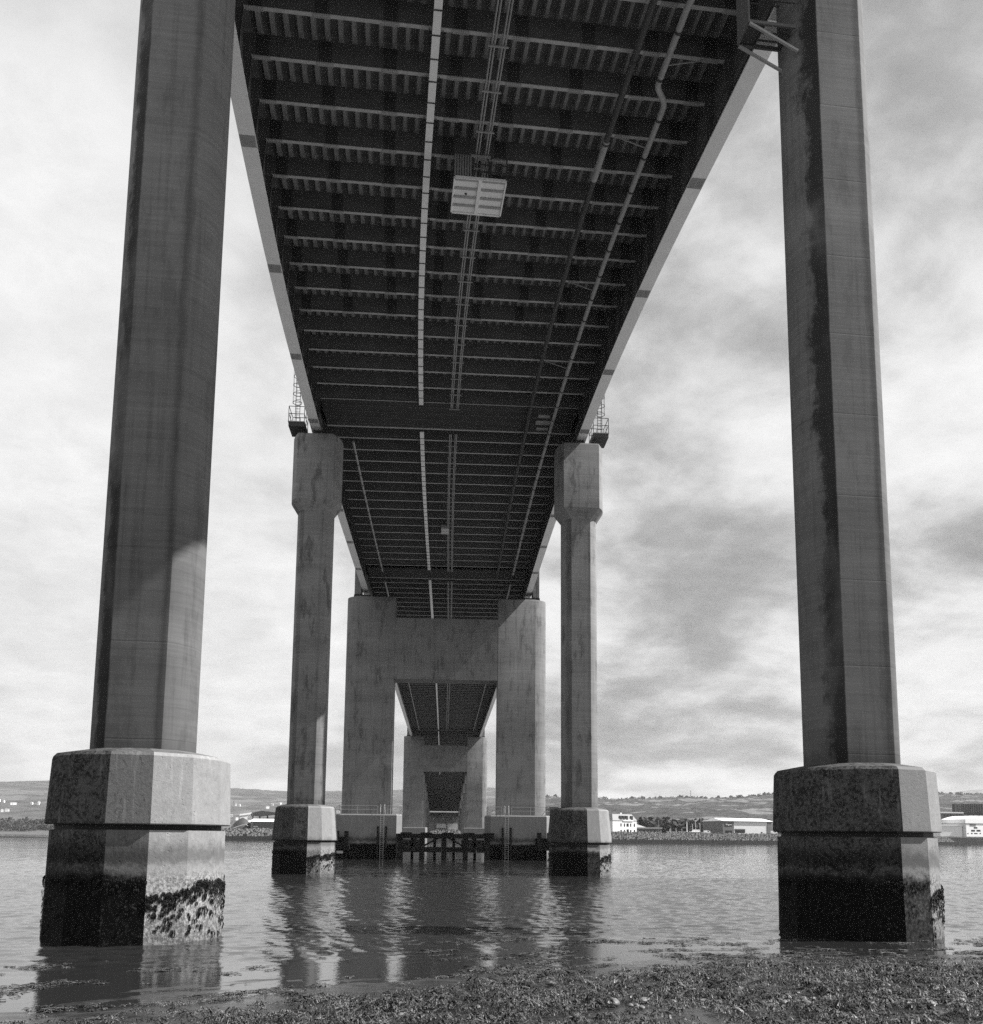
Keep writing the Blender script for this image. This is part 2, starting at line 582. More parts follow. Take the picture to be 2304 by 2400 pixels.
# ------------------------------------------------------------------ bridge line (fitted spline, along t metres from the near piers)
Y1 = 31.335
L3, L4 = 103.16, 293.63
L2 = 50.2
TS = np.array([0, 24.3716, 48.7431, 103.1602, 293.6288])
XS = np.array([4.58908, 4.78873, 5.86486, 9.82560, 24.02542])
ZS = np.array([41.54374, 41.98654, 42.23690, 41.79765, 40.68874])


def spline(xs, ys):
    n = len(xs)
    h = np.diff(xs)
    A = np.zeros((n, n))
    b = np.zeros(n)
    A[0, 0] = A[-1, -1] = 1
    for i in range(1, n - 1):
        A[i, i - 1], A[i, i], A[i, i + 1] = h[i - 1], 2 * (h[i - 1] + h[i]), h[i]
        b[i] = 6 * ((ys[i + 1] - ys[i]) / h[i] - (ys[i] - ys[i - 1]) / h[i - 1])
    m = np.linalg.solve(A, b)

    def ev(t):
        i = int(np.clip(np.searchsorted(xs, t) - 1, 0, n - 2))
        a = t - xs[i]
        s = (ys[i + 1] - ys[i]) / h[i] - h[i] * (2 * m[i] + m[i + 1]) / 6
        d = min(max(a, 0), h[i])
        v = ys[i] + s * d + m[i] / 2 * d ** 2 + (m[i + 1] - m[i]) / (6 * h[i]) * d ** 3
        sl = s + m[i] * d + (m[i + 1] - m[i]) / (2 * h[i]) * d ** 2
        return v + sl * (a - d), sl
    return ev


_X, _Z = spline(TS, XS), spline(TS, ZS)
T_END = 672.0


def line(t):
    x, sx = _X(t)
    z, _ = _Z(t)
    if t > L4:
        z -= 1.28e-4 * (t - L4) ** 2
    return x, Y1 + t, z, math.atan(sx)


def S(t, o, dz):
    x, y, z, th = line(t)
    return (x + o * math.cos(th), y - o * math.sin(th), z + dz)


def G(t, o, z):
    x, y, _, th = line(t)
    return (x + o * math.cos(th), y - o * math.sin(th), z)


def stations(t0, t1, step):
    n = max(1, int(math.ceil((t1 - t0) / step)))
    return [t0 + (t1 - t0) * i / n for i in range(n + 1)]


def sweep(prof, t0, t1, step, mb=None):
    """closed profile of (o, dz), swept along the bridge"""
    mb = mb or MB()
    mb.loft([[S(t, o, dz) for o, dz in prof] for t in stations(t0, t1, step)])
    return mb


T0 = -8.67
BS = 2.8382
BEAMS = [8.3544 + BS * k for k in range(-6, 15)]
SPAN2 = [53.35 + 2.78 * k for k in range(0, 18)]
SPAN3 = [103.9 + 2.84 * k for k in range(0, 67)]
SPAN4 = [L4 + 1.5 + 2.84 * 1.0 * k for k in range(0, 132, 2)]

deck = thing('bridge_deck', 'long dark steel bridge deck seen from below, carried on concrete piers', 'bridge', (0, 0, 0))

# --- deck plate, road surface and parapets
PL = 1.56
sweep([(-12.75, PL), (12.75, PL), (12.75, PL + 0.10), (-12.75, PL + 0.10)], T0, T_END, 5.0).obj('deck_plate', MT['deck'], deck)
sweep([(-11.6, PL + 0.104), (11.6, PL + 0.104), (11.6, PL + 0.17), (-11.6, PL + 0.17)], T0, T_END, 8.0).obj('road_surface', MT['asphalt'], deck)
for sg in (-1, 1):
    mb = MB()
    for dz in (0.45, 0.8, 1.15):
        a, b = sorted((sg * 12.62, sg * 12.70))
        sweep([(a, PL + dz), (b, PL + dz), (b, PL + dz + 0.08), (a, PL + dz + 0.08)], T0, T_END, 10.0, mb)
    for t in stations(T0 + 1, T_END - 1, 4.0):
        mb.bar(S(t, sg * 12.66, PL + 0.1), S(t, sg * 12.66, PL + 1.15), 0.08, 0.10)
    mb.obj('parapet', MT['galv'], deck)

# --- main plate girders
DZG = -2.44
for sg in (-1, 1):
    c = sg * 12.18
    w, f = 0.02, 0.43
    prof = [(c - w, DZG + 0.072), (c + w, DZG + 0.072), (c + w, PL - 0.07), (c + f, PL - 0.07),
            (c + f, PL - 0.005), (c - f, PL - 0.005), (c - f, PL - 0.07), (c - w, PL - 0.07)]
    g = sweep(prof, T0, T_END, 2.838).obj('main_girder', MT['web'], deck)  # dark paint gives the inward faces of the web their shade
    sweep([(c - f, DZG), (c + f, DZG), (c + f, DZG + 0.07), (c - f, DZG + 0.07)], T0, T_END, 2.838).obj('bottom_flange', MT['girder'], g)
    # flat stiffeners along the inside of the web
    for dz in (-1.55, -0.75):
        a, b = sorted((c - sg * 0.021, c - sg * 0.17))
        sweep([(a, dz), (b, dz), (b, dz + 0.02), (a, dz + 0.02)], T0, L3 + 6, 2.838).obj('web_stiffener', MT['web'], g)
    for t in [2.85 + 11.15 * k for k in range(0, 10)]:
        mb = MB()
        mb.loft([[S(tt, c + o, DZG - z) for o, z in ((-0.40, 0.025), (0.40, 0.025), (0.40, 0.003), (-0.40, 0.003))] for tt in (t - 0.42, t + 0.42)])
        for i in range(7):
            for j in (-0.33, -0.24, -0.15, -0.06, 0.06, 0.15, 0.24, 0.33):
                p = Vector(S(t - 0.36 + 0.12 * i, c + j, DZG - 0.04))
                mb.box(p.x - 0.022, p.x + 0.022, p.y - 0.022, p.y + 0.022, p.z - 0.012, p.z + 0.016)
        mb.obj('splice_plate', MT['galv'], g)
# --- cross beams
def beam_mesh():
    mb = MB()
    mb.box(-12.155, 12.155, -0.012, 0.012, 0.03, 1.29)
    return mb.mesh('crossbeam', MT['web'])


def flange_mesh():
    mb = MB()
    mb.box(-11.72, 11.72, -0.105, 0.105, 0.0, 0.03)
    return mb.mesh('flange', MT['flange'])


def bracket_mesh(sg):
    pr = [(11.72, 0.0), (12.157, 0.0), (12.157, DZG + 0.072), (11.86, DZG + 0.072)]
    mb = MB()
    if sg < 0:
        pr = [(-x, z) for x, z in reversed(pr)]
    mb.loft([[(x, -0.01, z) for x, z in pr], [(x, 0.01, z) for x, z in pr]])
    # face plate along the sloping edge
    (ax, az), (bx, bz) = (11.70, 0.0), (11.84, DZG + 0.072)
    mb.bar((sg * ax, 0, az), (sg * bx, 0, bz), 0.10, 0.02, (1, 0, 0.1))
    return mb.mesh('web_bracket', MT['bracket_plate'])


def splice_mesh():
    mb = MB()
    mb.box(-0.42, 0.42, -0.125, 0.125, -0.022, -0.002)
    for i in range(8):
        x = -0.36 + i * 0.103
        for y in (-0.10, -0.055, 0.055, 0.10):
            mb.box(x - 0.018, x + 0.018, y - 0.016, y + 0.016, -0.05, -0.022)
    return mb.mesh('flange_splice', MT['galv'])


def web_splice_mesh():
    mb = MB()
    mb.box(-0.32, 0.32, -0.034, -0.0125, 0.10, 1.22)
    for i in range(11):
        z = 0.16 + i * 0.10
        for x in (-0.25, -0.16, -0.07, 0.07, 0.16, 0.25):
            mb.box(x - 0.02, x + 0.02, -0.06, -0.034, z - 0.02, z + 0.02)
    return mb.mesh('web_splice', MT['splice'])


bm_, fm_, sm_, wm_ = beam_mesh(), flange_mesh(), splice_mesh(), web_splice_mesh()
br_ = {-1: bracket_mesh(-1), 1: bracket_mesh(1)}


def crossbeam(t, detail):
    x, y, z, th = line(t)
    b = put('crossbeam', bm_, deck, (x, y, z), -th)
    put('flange', fm_, b)
    if detail >= 1:
        for sg in (-1, 1):
            put('web_bracket', br_[sg], b)
    if detail >= 2:
        for o in (-11.2, -8.1, -4.85, -1.5, 1.5, 4.8, 8.0, 11.0):
            put('flange_splice', sm_, b, (o, 0, 0))
            put('web_splice', wm_, b, (o, 0, 0))
    return b


for i, t in enumerate(BEAMS):
    crossbeam(t, 2 if 4 <= i <= 15 else 1)
for t in SPAN2[:-1]:
    crossbeam(t, 1)
for t in SPAN3:
    crossbeam(t, 0)
for t in SPAN4:
    if t < T_END - 2:
        crossbeam(t, 0)

# --- trough stiffeners under the deck plate
n_tr = 35
for k in range(n_tr):
    o = -11.38 + k * (22.76 / (n_tr - 1))
    pr = [(o - 0.16, PL - 0.004), (o - 0.085, PL - 0.26), (o + 0.085, PL - 0.26), (o + 0.16, PL - 0.004)]
    sweep(pr, T0, L3 + 3, 8.0).obj('deck_trough', MT['trough'], deck)

# --- deep diaphragm boxes over the piers
for (ta, tb) in ((48.09, 53.33), (99.2, 103.9), (L4 - 3, L4 + 1.4)):
    mb = MB()
    sweep([(-11.7, -0.035), (11.7, -0.035), (11.7, -0.004), (-11.7, -0.004)], ta, tb, 1.0, mb)
    d = mb.obj('diaphragm', MT['diaphragm'], deck)
    for tt in stations(ta + 0.8, tb - 0.8, 1.3):
        mb = MB()
        x, y, z, th = line(tt)
        mb.loft([[S(tt + q, o, dz) for o, dz in ((-11.6, -0.12), (11.6, -0.12), (11.6, -0.037), (-11.6, -0.037))] for q in (-0.012, 0.012)])
        mb.obj('plate_rib', MT['web'], d)
    mb = MB()
    mb.loft([[S(tb + 0.03 + q, o, dz) for o, dz in ((-11.7, -0.10), (11.7, -0.10), (11.7, -0.005), (-11.7, -0.005))] for q in (-0.10, 0.10)])
    mb.obj('flange', MT['flange'], d)
for (t, o, w, d) in ((49.75, 8.75, 0.55, 0.30), (51.1, 8.85, 0.75, 0.42), (52.45, 8.85, 0.55, 0.25)):
    mb = MB()
    mb.loft([[S(t + q, o + x, z) for x, z in ((-w, -0.10), (w, -0.10), (w, -0.04), (-w, -0.04))] for q in (-d, d)])
    mb.obj('access_panel', MT['galv'], deck)

# ------------------------------------------------------------------ services hung under the deck
tray = thing('cable_tray', 'bright white cable tray in short panels under the dark deck', 'cable tray', S(8, -2.67, -0.3))
inv = tray.matrix_world.inverted()


def rel(parent_loc, p):
    return (p[0] - parent_loc[0], p[1] - parent_loc[1], p[2] - parent_loc[2])


def relmb(mb, parent):
    l = parent.location
    mb.v = [(a - l.x, b - l.y, c - l.z) for a, b, c in mb.v]
    return mb


def tray_run(ta, tb, step):
    n = int(round((tb - ta) / step))
    for i in range(n):
        a, b = ta + (tb - ta) * i / n, ta + (tb - ta) * (i + 1) / n
        mb = MB()
        mb.loft([[S(t, o, dz) for o, dz in ((-2.865, -0.30), (-2.475, -0.30), (-2.475, -0.22), (-2.865, -0.22))] for t in (a + 0.012, b - 0.012)])
        relmb(mb, tray).obj('tray_panel', MT['white'], tray)
        mb = MB()
        mb.loft([[S(t, o, dz) for o, dz in ((-3.02, -0.335), (-2.32, -0.335), (-2.32, -0.303), (-3.02, -0.303))] for t in (b - 0.03, b + 0.03)])
        for o in (-3.0, -2.34):
            mb.bar(S(b, o, -0.31), S(b, o, 0.02), 0.04)
        relmb(mb, tray).obj('tray_bracket', MT['bracket'], tray)


tray_run(-1.5, 48.0, 1.4191)
tray_run(53.7, 98.9, 1.39)
for a, b in ((104.2, L4 - 3.2), (L4 + 1.8, L4 + 170)):
    relmb(sweep([(-2.865, -0.30), (-2.475, -0.30), (-2.475, -0.22), (-2.865, -0.22)], a, b, 8.0), tray).obj('tray_panel', MT['white'], tray)

rack = thing('pipe_rack', 'two pairs of thin pipes on crossbars under the middle of the deck', 'pipe rack', S(8, 0.35, -0.45))
for a, b in ((T0, 48.0), (53.6, 99.0), (104.1, L4 - 3.2)):
    for o in (0.02, 0.17, 0.55, 0.69):
        mb = MB()
        mb.tube([S(t, o, -0.43) for t in stations(a, b, 3.0)], 0.048, 6)
        relmb(mb, rack).obj('pipe', MT['galv'], rack, 60)
cb = MB().box(-0.5, 0.5, -0.035, 0.035, -0.06, 0.0).box(-0.28, -0.20, -0.05, 0.05, 0.0, 0.45).box(0.25, 0.33, -0.05, 0.05, 0.0, 0.45).mesh('crossbar', MT['galv'])
for t in BEAMS + SPAN2[1:-1]:
    x, y, z = S(t + 0.06, 0.35, -0.485)
    put('crossbar', cb, rack, rel(rack.location, (x, y, z)), -line(t)[3])


def pipe_thing(name, label, pts, r, mat, collar_mat, collar_every, cr, n=10):
    th_ = thing(name, label, 'pipe', pts[len(pts) // 4])
    mb = MB()
    mb.tube(pts, r, n)
    relmb(mb, th_).obj('pipe_run', mat, th_, 60)
    acc, last = 0.0, Vector(pts[0])
    for a, b in zip(pts[:-1], pts[1:]):
        a, b = Vector(a), Vector(b)
        L = (b - a).length
        d = (b - a).normalized()
        s = collar_every - acc
        while s < L:
            p = a + d * s
            mb = MB()
            mb.tube([p - d * 0.07, p + d * 0.07], cr, n)
            mb.bar(p, p + Vector((0, 0, 0.62)), 0.05)
            relmb(mb, th_).obj('collar', collar_mat, th_, 60)
            s += collar_every
        acc = L - (s - collar_every)
    return th_


kink = [S(3.4, 8.9, -0.35), S(4.2, 8.72, -0.62), S(5.0, 8.62, -0.7), S(9.35, 8.62, -0.7), S(9.62, 8.68, -0.71), S(10.35, 9.2, -0.74), S(10.7, 9.33, -0.73), S(11.2, 9.36, -0.7)]
kink += [S(t, 9.36 + 0.004 * (t - 11), -0.7) for t in stations(12.0, 52.0, 4.0)] + [S(t, 9.52, -0.7) for t in stations(54.0, 98.8, 4.0)]
dp = pipe_thing('drain_pipe', 'pale patched drain pipe with an S-bend near the right edge of the deck', kink, 0.155, MT['pale_pipe'], MT['bracket'], 2.84, 0.185)
pipe_thing('drain_pipe', 'dark water pipe with one pale length, left of the pale pipe', [S(t, 7.07 + 0.006 * max(0, t - 20), -0.45) for t in stations(T0, 48.0, 3.0)] + [S(t, 7.3, -0.45) for t in stations(53.6, 98.8, 4.0)], 0.17, MT['dark_pipe'], MT['bracket'], 5.68, 0.20)
dkp = bpy.data.objects['drain_pipe.001']
mb = MB()
mb.tube([S(13.9, 7.07, -0.45), S(17.1, 7.07, -0.45)], 0.185, 10)
relmb(mb, dkp).obj('pale_length', MT['pale_pipe'], dkp, 60)
pipe_thing('drain_pipe', 'pale pipe starting behind the far left pier cap under the deck', [S(t, -9.42, -0.6) for t in stations(55.7, 98.8, 4.0)], 0.12, MT['pale_pipe'], MT['bracket'], 2.78, 0.15, 8)
for o, lab in ((-9.42, 'thin pale pipe along the left of the deck beyond the first portal'), (9.5, 'thin pale pipe along the right of the deck beyond the first portal')):
    pipe_thing('drain_pipe', lab, [S(t, o, -0.6) for t in stations(104.2, L4 - 3.2, 12.0)], 0.14, MT['pale_pipe'], MT['bracket'], 30.0, 0.16, 6)
# stays of the drain pipe
for t, ty in ((8.35, 0.0), (14.03, 0.0), (28.2, 0.0), (39.6, 0.0)):
    mb = MB()
    mb.bar(S(t - 0.05, 8.7 if t < 9 else 9.3, -0.6), S(t, 10.7 if t < 9 else 7.6, -0.03), 0.05)
    relmb(mb, dp).obj('stay', MT['galv'], dp)

# --- inspection cradle
cx_, cy_, cz_ = S(17.4, 0.3, 0)
cr = thing('inspection_cradle', 'pale box-shaped inspection cradle hung under the middle of the deck', 'cradle', (cx_, cy_, cz_ - 2.0), -line(17.4)[3])
W2, D2, H2 = 1.5, 1.42, 1.45
for sx in (-1, 1):
    for j in range(4):
        y0 = -D2 + j * (2 * D2 / 4)
        a, b = sorted((sx * 0.11, sx * (W2 - 0.08)))
        MB().box(a, b, y0 + 0.10, y0 + 2 * D2 / 4 - 0.03, 0.03, 0.05).obj('floor_panel', MT['white'], cr)
        MB().box(a, b, y0 - 0.03, y0 + 0.12, -0.05, 0.10).obj('floor_joist', MT['pale_pipe'], cr)
MB().box(-0.10, 0.10, -D2, D2, -0.06, 0.08).obj('centre_beam', MT['white'], cr)
for sx in (-1, 1):
    MB().box(*(sorted((sx * (W2 - 0.075), sx * W2))), -D2, D2, -0.04, 0.12).obj('edge_beam', MT['white'], cr)
for sy in (-1, 1):
    MB().box(-W2 + 0.08, W2 - 0.08, *(sorted((sy * (D2 + 0.005), sy * (D2 + 0.08)))), -0.04, 0.12).obj('edge_beam', MT['white'], cr)
for i in range(7):
    x = -W2 + 0.02 + i * 0.145
    MB().box(x, x + 0.10, -D2 - 0.06, -D2 - 0.01, 0.14, H2).obj('side_slat', MT['trough'], cr)
MB().box(-W2, -W2 + 1.05, -D2 - 0.009, -D2 + 0.02, 0.14, H2).obj('side_panel', MT['dark_pipe'], cr)
for x in (-0.44, 0.42, 0.55, W2 - 0.05):
    MB().box(x, x + 0.07, -D2 - 0.06, -D2 + 0.01, 0.14, H2).obj('post', MT['dark_pipe'], cr)
for z in (0.55, 1.0, H2):
    MB().box(-0.40, W2 - 0.06, -D2 - 0.05, -D2, z - 0.06, z).obj('rail', MT['dark_pipe'], cr)
for sx in (-1, 1):
    for sy in (-1, 1):
        MB().box(sx * 0.42 - 0.05, sx * 0.42 + 0.05, sy * (D2 - 0.15) - 0.05, sy * (D2 - 0.15) + 0.05, 0.12, 1.5).obj('hanger', MT['galv'], cr)
MB().box(-0.55, 0.55, -D2 - 0.16, -D2 - 0.07, H2 - 0.12, H2 - 0.02).obj('top_rail', MT['galv'], cr)
MB().box(-0.78, -0.66, -0.25, -0.15, -0.03, 0.028).obj('drain_spout', MT['bracket'], cr)
bx = thing('junction_box', 'small pale box beside the pipes under the second span of the deck', 'box', S(81.2, -0.3, -0.62), -line(81)[3])
MB().box(-0.5, 0.5, -1.0, 1.0, 0.0, 0.5).obj('box_body', MT['galv'], bx)
for y in (-0.95, -0.35, 0.25, 0.85):
    MB().box(-0.47, 0.47, y, y + 0.12, -0.05, -0.002).obj('floor_rib', MT['white'], bx)
for sx in (-0.42, 0.42):
    MB().box(sx - 0.04, sx + 0.04, -0.04, 0.04, 0.5, 0.64).obj('hanger', MT['bracket'], bx)


# ------------------------------------------------------------------ piers
def arc_section(front, half, depth, u0deg=35, n=7):
    """flat front and back, bulging sides that meet the front in a crease; counter-clockwise"""
    u0 = R(u0deg)
    q = []
    for i in range(n + 1):
        u = u0 + (math.pi / 2 - u0) * i / n
        q.append((front + (half - front) * (math.sin(u) - math.sin(u0)) / (1 - math.sin(u0)), -depth * math.cos(u) / math.cos(u0)))
    right = q + [(x, -y) for x, y in reversed(q[:-1])]
    left = [(-x, -y) for x, y in right]
    return right + left


NG = 14


def gon(r, z, ph=12.9):
    return [(r * math.sin(R(a)), -r * math.cos(R(a)), z) for a in [ph + 360 / NG * i for i in range(NG)]]


def tufts(mb, x, y, z, nx, ny, size, n=5):
    """a clump of short hanging wrack blades on a wall point with outward normal"""
    tx, ty = -ny, nx
    for i in range(n):
        a = random.uniform(-0.5, 0.5) * size
        L = size * random.uniform(0.8, 1.9)
        w = size * random.uniform(0.25, 0.45)
        o0, o1 = random.uniform(0.0, 0.02), size * random.uniform(0.25, 0.6)
        sl = random.uniform(-0.25, 0.1) * L
        p0 = (x + tx * a + nx * o0, y + ty * a + ny * o0, z)
        p1 = (x + tx * (a + sl * .4) + nx * o1, y + ty * (a + sl * .4) + ny * o1, z - L * 0.45)
        p2 = (x + tx * (a + sl) + nx * o1 * 0.5, y + ty * (a + sl) + ny * o1 * 0.5, z - L)
        v = []
        for p, ww in ((p0, w * 0.6), (p1, w), (p2, w * 0.35)):
            v += [(p[0] - tx * ww / 2, p[1] - ty * ww / 2, p[2]), (p[0] + nx * ww * .3, p[1] + ny * ww * .3, p[2]), (p[0] + tx * ww / 2, p[1] + ty * ww / 2, p[2])]
        mb.add(v, [(0, 1, 4, 3), (1, 2, 5, 4), (3, 4, 7, 6), (4, 5, 8, 7)])


def plinth(p, zl, ph):
    lo = MB()
    rl = 2.70
    lo.loft([gon(rl + 0.10, -1.6, ph), gon(rl + 0.02, 0.2, ph), gon(rl, 1.4, ph), gon(rl - 0.02, zl - 0.17, ph)], cap1=True)
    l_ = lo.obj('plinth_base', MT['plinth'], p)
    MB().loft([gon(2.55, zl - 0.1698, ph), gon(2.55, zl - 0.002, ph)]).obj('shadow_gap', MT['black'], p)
    up_ = MB()
    rt_ = 2.74 if zl > 3 else 2.58
    up_.loft([gon(r_, z_, ph) for r_, z_ in ((2.80, zl), (2.83, zl + 0.03), (2.83, zl + 0.10), (rt_, 5.58), (rt_ - 0.10, 5.69), (1.75, 5.86), (1.70, 5.87))])
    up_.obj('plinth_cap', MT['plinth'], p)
    # hanging wrack along the tide line, thick on the sun side, beaded on the shaded side
    mb = MB()
    for a in range(NG):
        ang = (ph + 360 / NG * (a + 0.5) + 180) % 360 - 180
        if abs(ang) > 110:
            continue
        nxx, nyy = math.sin(R(ang)), -math.cos(R(ang))
        tx, ty = -nyy, nxx
        half = rl * math.sin(R(180 / NG))
        ap = rl * math.cos(R(180 / NG)) + 0.015
        sunny = ang > 22
        top0 = random.uniform(1.55, 1.75)
        for k in range(120 if sunny else 46):
            u = random.uniform(-half, half)
            if sunny:
                top = top0 + 0.10 * math.sin(u * 3 + a) + 0.004 * (ang - 45)
                zz = top - abs(random.gauss(0, 0.22 if k < 70 else 0.75))
                size = random.uniform(0.04, 0.13) * (1.0 if k < 100 else 1.3)
            else:
                zz = 1.95 - abs(random.gauss(0, 0.14)) if k < 26 else random.uniform(0.2, 1.9)
                size = random.uniform(0.05, 0.10)
            if zz < 0.2:
                continue
            tufts(mb, nxx * ap + tx * u, nyy * ap + ty * u, zz, nxx, nyy, size, 4)
    w = mb.obj('seaweed', MT['wrack'], p)
    w['kind'] = 'stuff'


def pier(label, t, o, zl, cap, ph):
    x, y, _ = G(t, o, 0)
    p = thing('bridge_pier', label, 'pier', (x, y, 0), -line(t)[3], 'slender concrete piers under the near spans')
    sec = arc_section(0.86, 1.63, 1.40)
    topz = 39.05 if cap else 38.5
    zs = [5.83, 12, 20, 28, 32.0 if cap else topz]
    MB().loft([[(a, b, z) for a, b in sec] for z in zs]).obj('column', MT['slim' if cap else 'column'], p, 22)
    if cap:
        big = arc_section(1.62, 2.22, 1.95, 40, 5)
        mb = MB()
        mb.loft([[(a, b, 32.002) for a, b in arc_section(0.90, 1.66, 1.42, 40, 5)], [(a, b, 32.9) for a, b in big],
                 [(a, b, 38.85) for a, b in big], [(a * 0.96, b * 0.96, 39.05) for a, b in big]])
        mb.obj('pier_head', MT['cap'], p, 22)
    MB().box(-0.55, 0.55, -0.6, 0.6, topz + 0.002, topz + 0.30).box(-0.42, 0.42, -0.9, 0.9, topz + 0.302, line(t)[2] + DZG - 0.03).obj('bearing', MT['bearing'], p)
    plinth(p, zl, ph)
    return p


pier('near left pier on a many-sided plinth at the water edge', 0.0, -12.15, 3.52, False, 19.7)
pier('near right pier on a many-sided plinth beside the seaweed shore', 0.0, 12.35, 3.52, False, 3.5)
pier('slim left pier with a broad stained head, second from the shore', L2, -12.0, 2.82, True, 12.3)
pier('slim right pier with a broad pale head, second from the shore', L2, 12.0, 2.82, True, 5.5)


# --- pylons (portal frames)
def leg_section(sg):
    o0, o1, o2, d = 7.55, 13.05, 14.75, 1.75
    u0 = R(32)
    q = []
    for i in range(8):
        u = u0 + (math.pi / 2 - u0) * i / 7
        q.append((o1 + (o2 - o1) * (math.sin(u) - math.sin(u0)) / (1 - math.sin(u0)), -d * math.cos(u) / math.cos(u0)))
    ring = [(o0 + 0.03, -d)] + q + [(x, -y) for x, y in reversed(q[:-1])] + [(o0 + 0.03, d), (o0, d - 0.03), (o0, -d + 0.03)]
    if sg < 0:
        ring = [(-x, y) for x, y in reversed(ring)]
    return ring


def pylon(label, t, near, group='concrete portal pylons'):
    x, y, zb, th = line(t)
    p = thing('bridge_pylon', label, 'pylon', (x, y, 0), -th, group)
    for sg in (-1, 1):
        sec = leg_section(sg)
        cx = sum(a for a, b in sec) / len(sec)
        mb = MB()
        mb.loft([[(a, b, z) for a, b in sec] for z in (6.3, 20, 37.9)] + [[(cx + (a - cx) * 0.985, b * 0.96, 38.12) for a, b in sec], [(cx + (a - cx) * 0.94, b * 0.86, 38.2) for a, b in sec]])
        mb.obj('leg', MT['pylon'], p, 22)
        a, b = sorted((sg * 11.4, sg * 13.75))
        MB().box(a, b, -1.3, 1.3, 38.202, 38.5).obj('bearing', MT['bearing'], p)
        a, b = sorted((sg * 12.72, sg * 13.65))
        mb = MB()
        mb.loft([[(a, -1.5, z), (b, -1.5, z), (b, 1.5, z), (a, 1.5, z)] for z in (38.503, 60, 96)])
        mb.obj('tower_leg', MT['pylon'], p)
        a0, a1 = (5.95, 15.35)
        ch = 0.7
        ring = [(a0 + ch, -2.75), (a1 - ch, -2.75), (a1, -2.75 + ch), (a1, 2.75 - ch), (a1 - ch, 2.75), (a0 + ch, 2.75), (a0, 2.75 - ch), (a0, -2.75 + ch)]
        if sg < 0:
            ring = [(-q, w) for q, w in reversed(ring)]
        ccx = sg * (a0 + a1) / 2
        mb = MB()
        mb.loft([[(q, w, z) for q, w in ring] for z in (-2.5, 6.15)] + [[(ccx + (q - ccx) * 0.98, w * 0.95, 6.32) for q, w in ring]])
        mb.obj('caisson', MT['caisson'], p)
    mb = MB()
    mb.box(-7.548, 7.548, -1.744, 1.744, 25.9, 35.0)
    mb.obj('cross_member', MT['pylon'], p)
    # mooring posts, ladders and handrails on the caissons
    if near:
        for sg, lo in ((-1, -8.65), (1, 8.95)):
            y0 = -2.77
            for dx in (-0.58, 0.58):
                MB().box(lo + dx - 0.13, lo + dx + 0.13, y0 - 0.30, y0 - 0.005, -0.8, 4.6).box(lo + dx - 0.10, lo + dx + 0.10, y0 - 0.62, y0 - 0.305, -0.8, 3.4).obj('fender_post', MT['timber'], p)
            mb = MB()
            for dx in (-0.24, 0.24):
                mb.bar((lo + dx, y0 - 0.22, -0.5), (lo + dx, y0 - 0.22, 6.6), 0.05)
                mb.tube([(lo + dx, y0 - 0.22, 6.6), (lo + dx, y0 - 0.15, 7.55), (lo + dx * 1.3, y0 + 0.3, 7.65), (lo + dx * 1.5, y0 + 0.6, 7.3), (lo + dx * 1.5, y0 + 0.6, 6.33)], 0.03, 6)
            for k in range(23):
                z = -0.3 + 0.3 * k
                mb.bar((lo - 0.22, y0 - 0.22, z), (lo + 0.22, y0 - 0.22, z), 0.035)
            mb.obj('ladder', MT['railing'], p)
            a0, a1 = (6.25, 15.1)
            path = [(sg * a0, 2.4), (sg * a0, -2.4), (lo - sg * 0.7, -2.4), None, (lo + sg * 0.7, -2.4), (sg * a1, -2.4), (sg * a1, 2.4)]
            mb = MB()
            prev = None
            for q in path:
                if q is None:
                    prev = None
                    continue
                if prev is not None:
                    a, b = Vector((*prev, 0)), Vector((*q, 0))
                    for z in (6.95, 7.5):
                        mb.bar(a + Vector((0, 0, z)), b + Vector((0, 0, z)), 0.05)
                    n = max(1, int((b - a).length / 2.2))
                    for i in range(n + 1):
                        c = a.lerp(b, i / n)
                        mb.bar(c + Vector((0, 0, 6.25)), c + Vector((0, 0, 7.5)), 0.05)
                prev = q
            mb.obj('handrail', MT['railing'], p)
    return p


pylon('tall concrete portal over the water, nearer of the two', L3 + 0.0, True)
pylon('smaller looking concrete portal farther off, framed by the nearer portal', L4, False)
p_far = thing('abutment', 'grey concrete abutment wall closing the far end of the bridge', 'abutment', (*G(T_END - 4, 0, 0)[:2], 0), -line(T_END)[3])
MB().box(-11.6, 11.6, 0, 3.5, 5.0, 21.3).obj('wall', MT['cap'], p_far)
for a, b, z0, z1 in ((-5.4, 1.9, 9.6, 12.8), (2.7, 10.2, 8.4, 12.9)):
    MB().box(a, b, -0.25, -0.003, z0, z1).obj('pale_panel', MT['white_wall'], p_far)
mb = MB()
for k in range(60):
    x, z = random.uniform(1.5, 11.5), random.uniform(6.3, 9.0)
    mb.bar((x, -0.6 - random.random(), z), (x + random.uniform(-.8, .8), -0.5 - random.random(), z + random.uniform(-.6, .6)), 0.45, 0.3)
mb.obj('rubble', MT['stone'], p_far)
for x in (-7.6, -0.5, 6.9):
    lm = thing('wall_lamp', 'small white lamp on the far abutment wall, %s' % {-7.6: 'left of the three', -0.5: 'middle of the three', 6.9: 'right of the three'}[x], 'lamp', G(T_END - 4.25, x, 16.6), -line(T_END)[3])
    MB().box(-0.42, 0.42, -0.05, 0.2, -0.45, 0.45).obj('lamp_body', MT['white_wall'], lm)
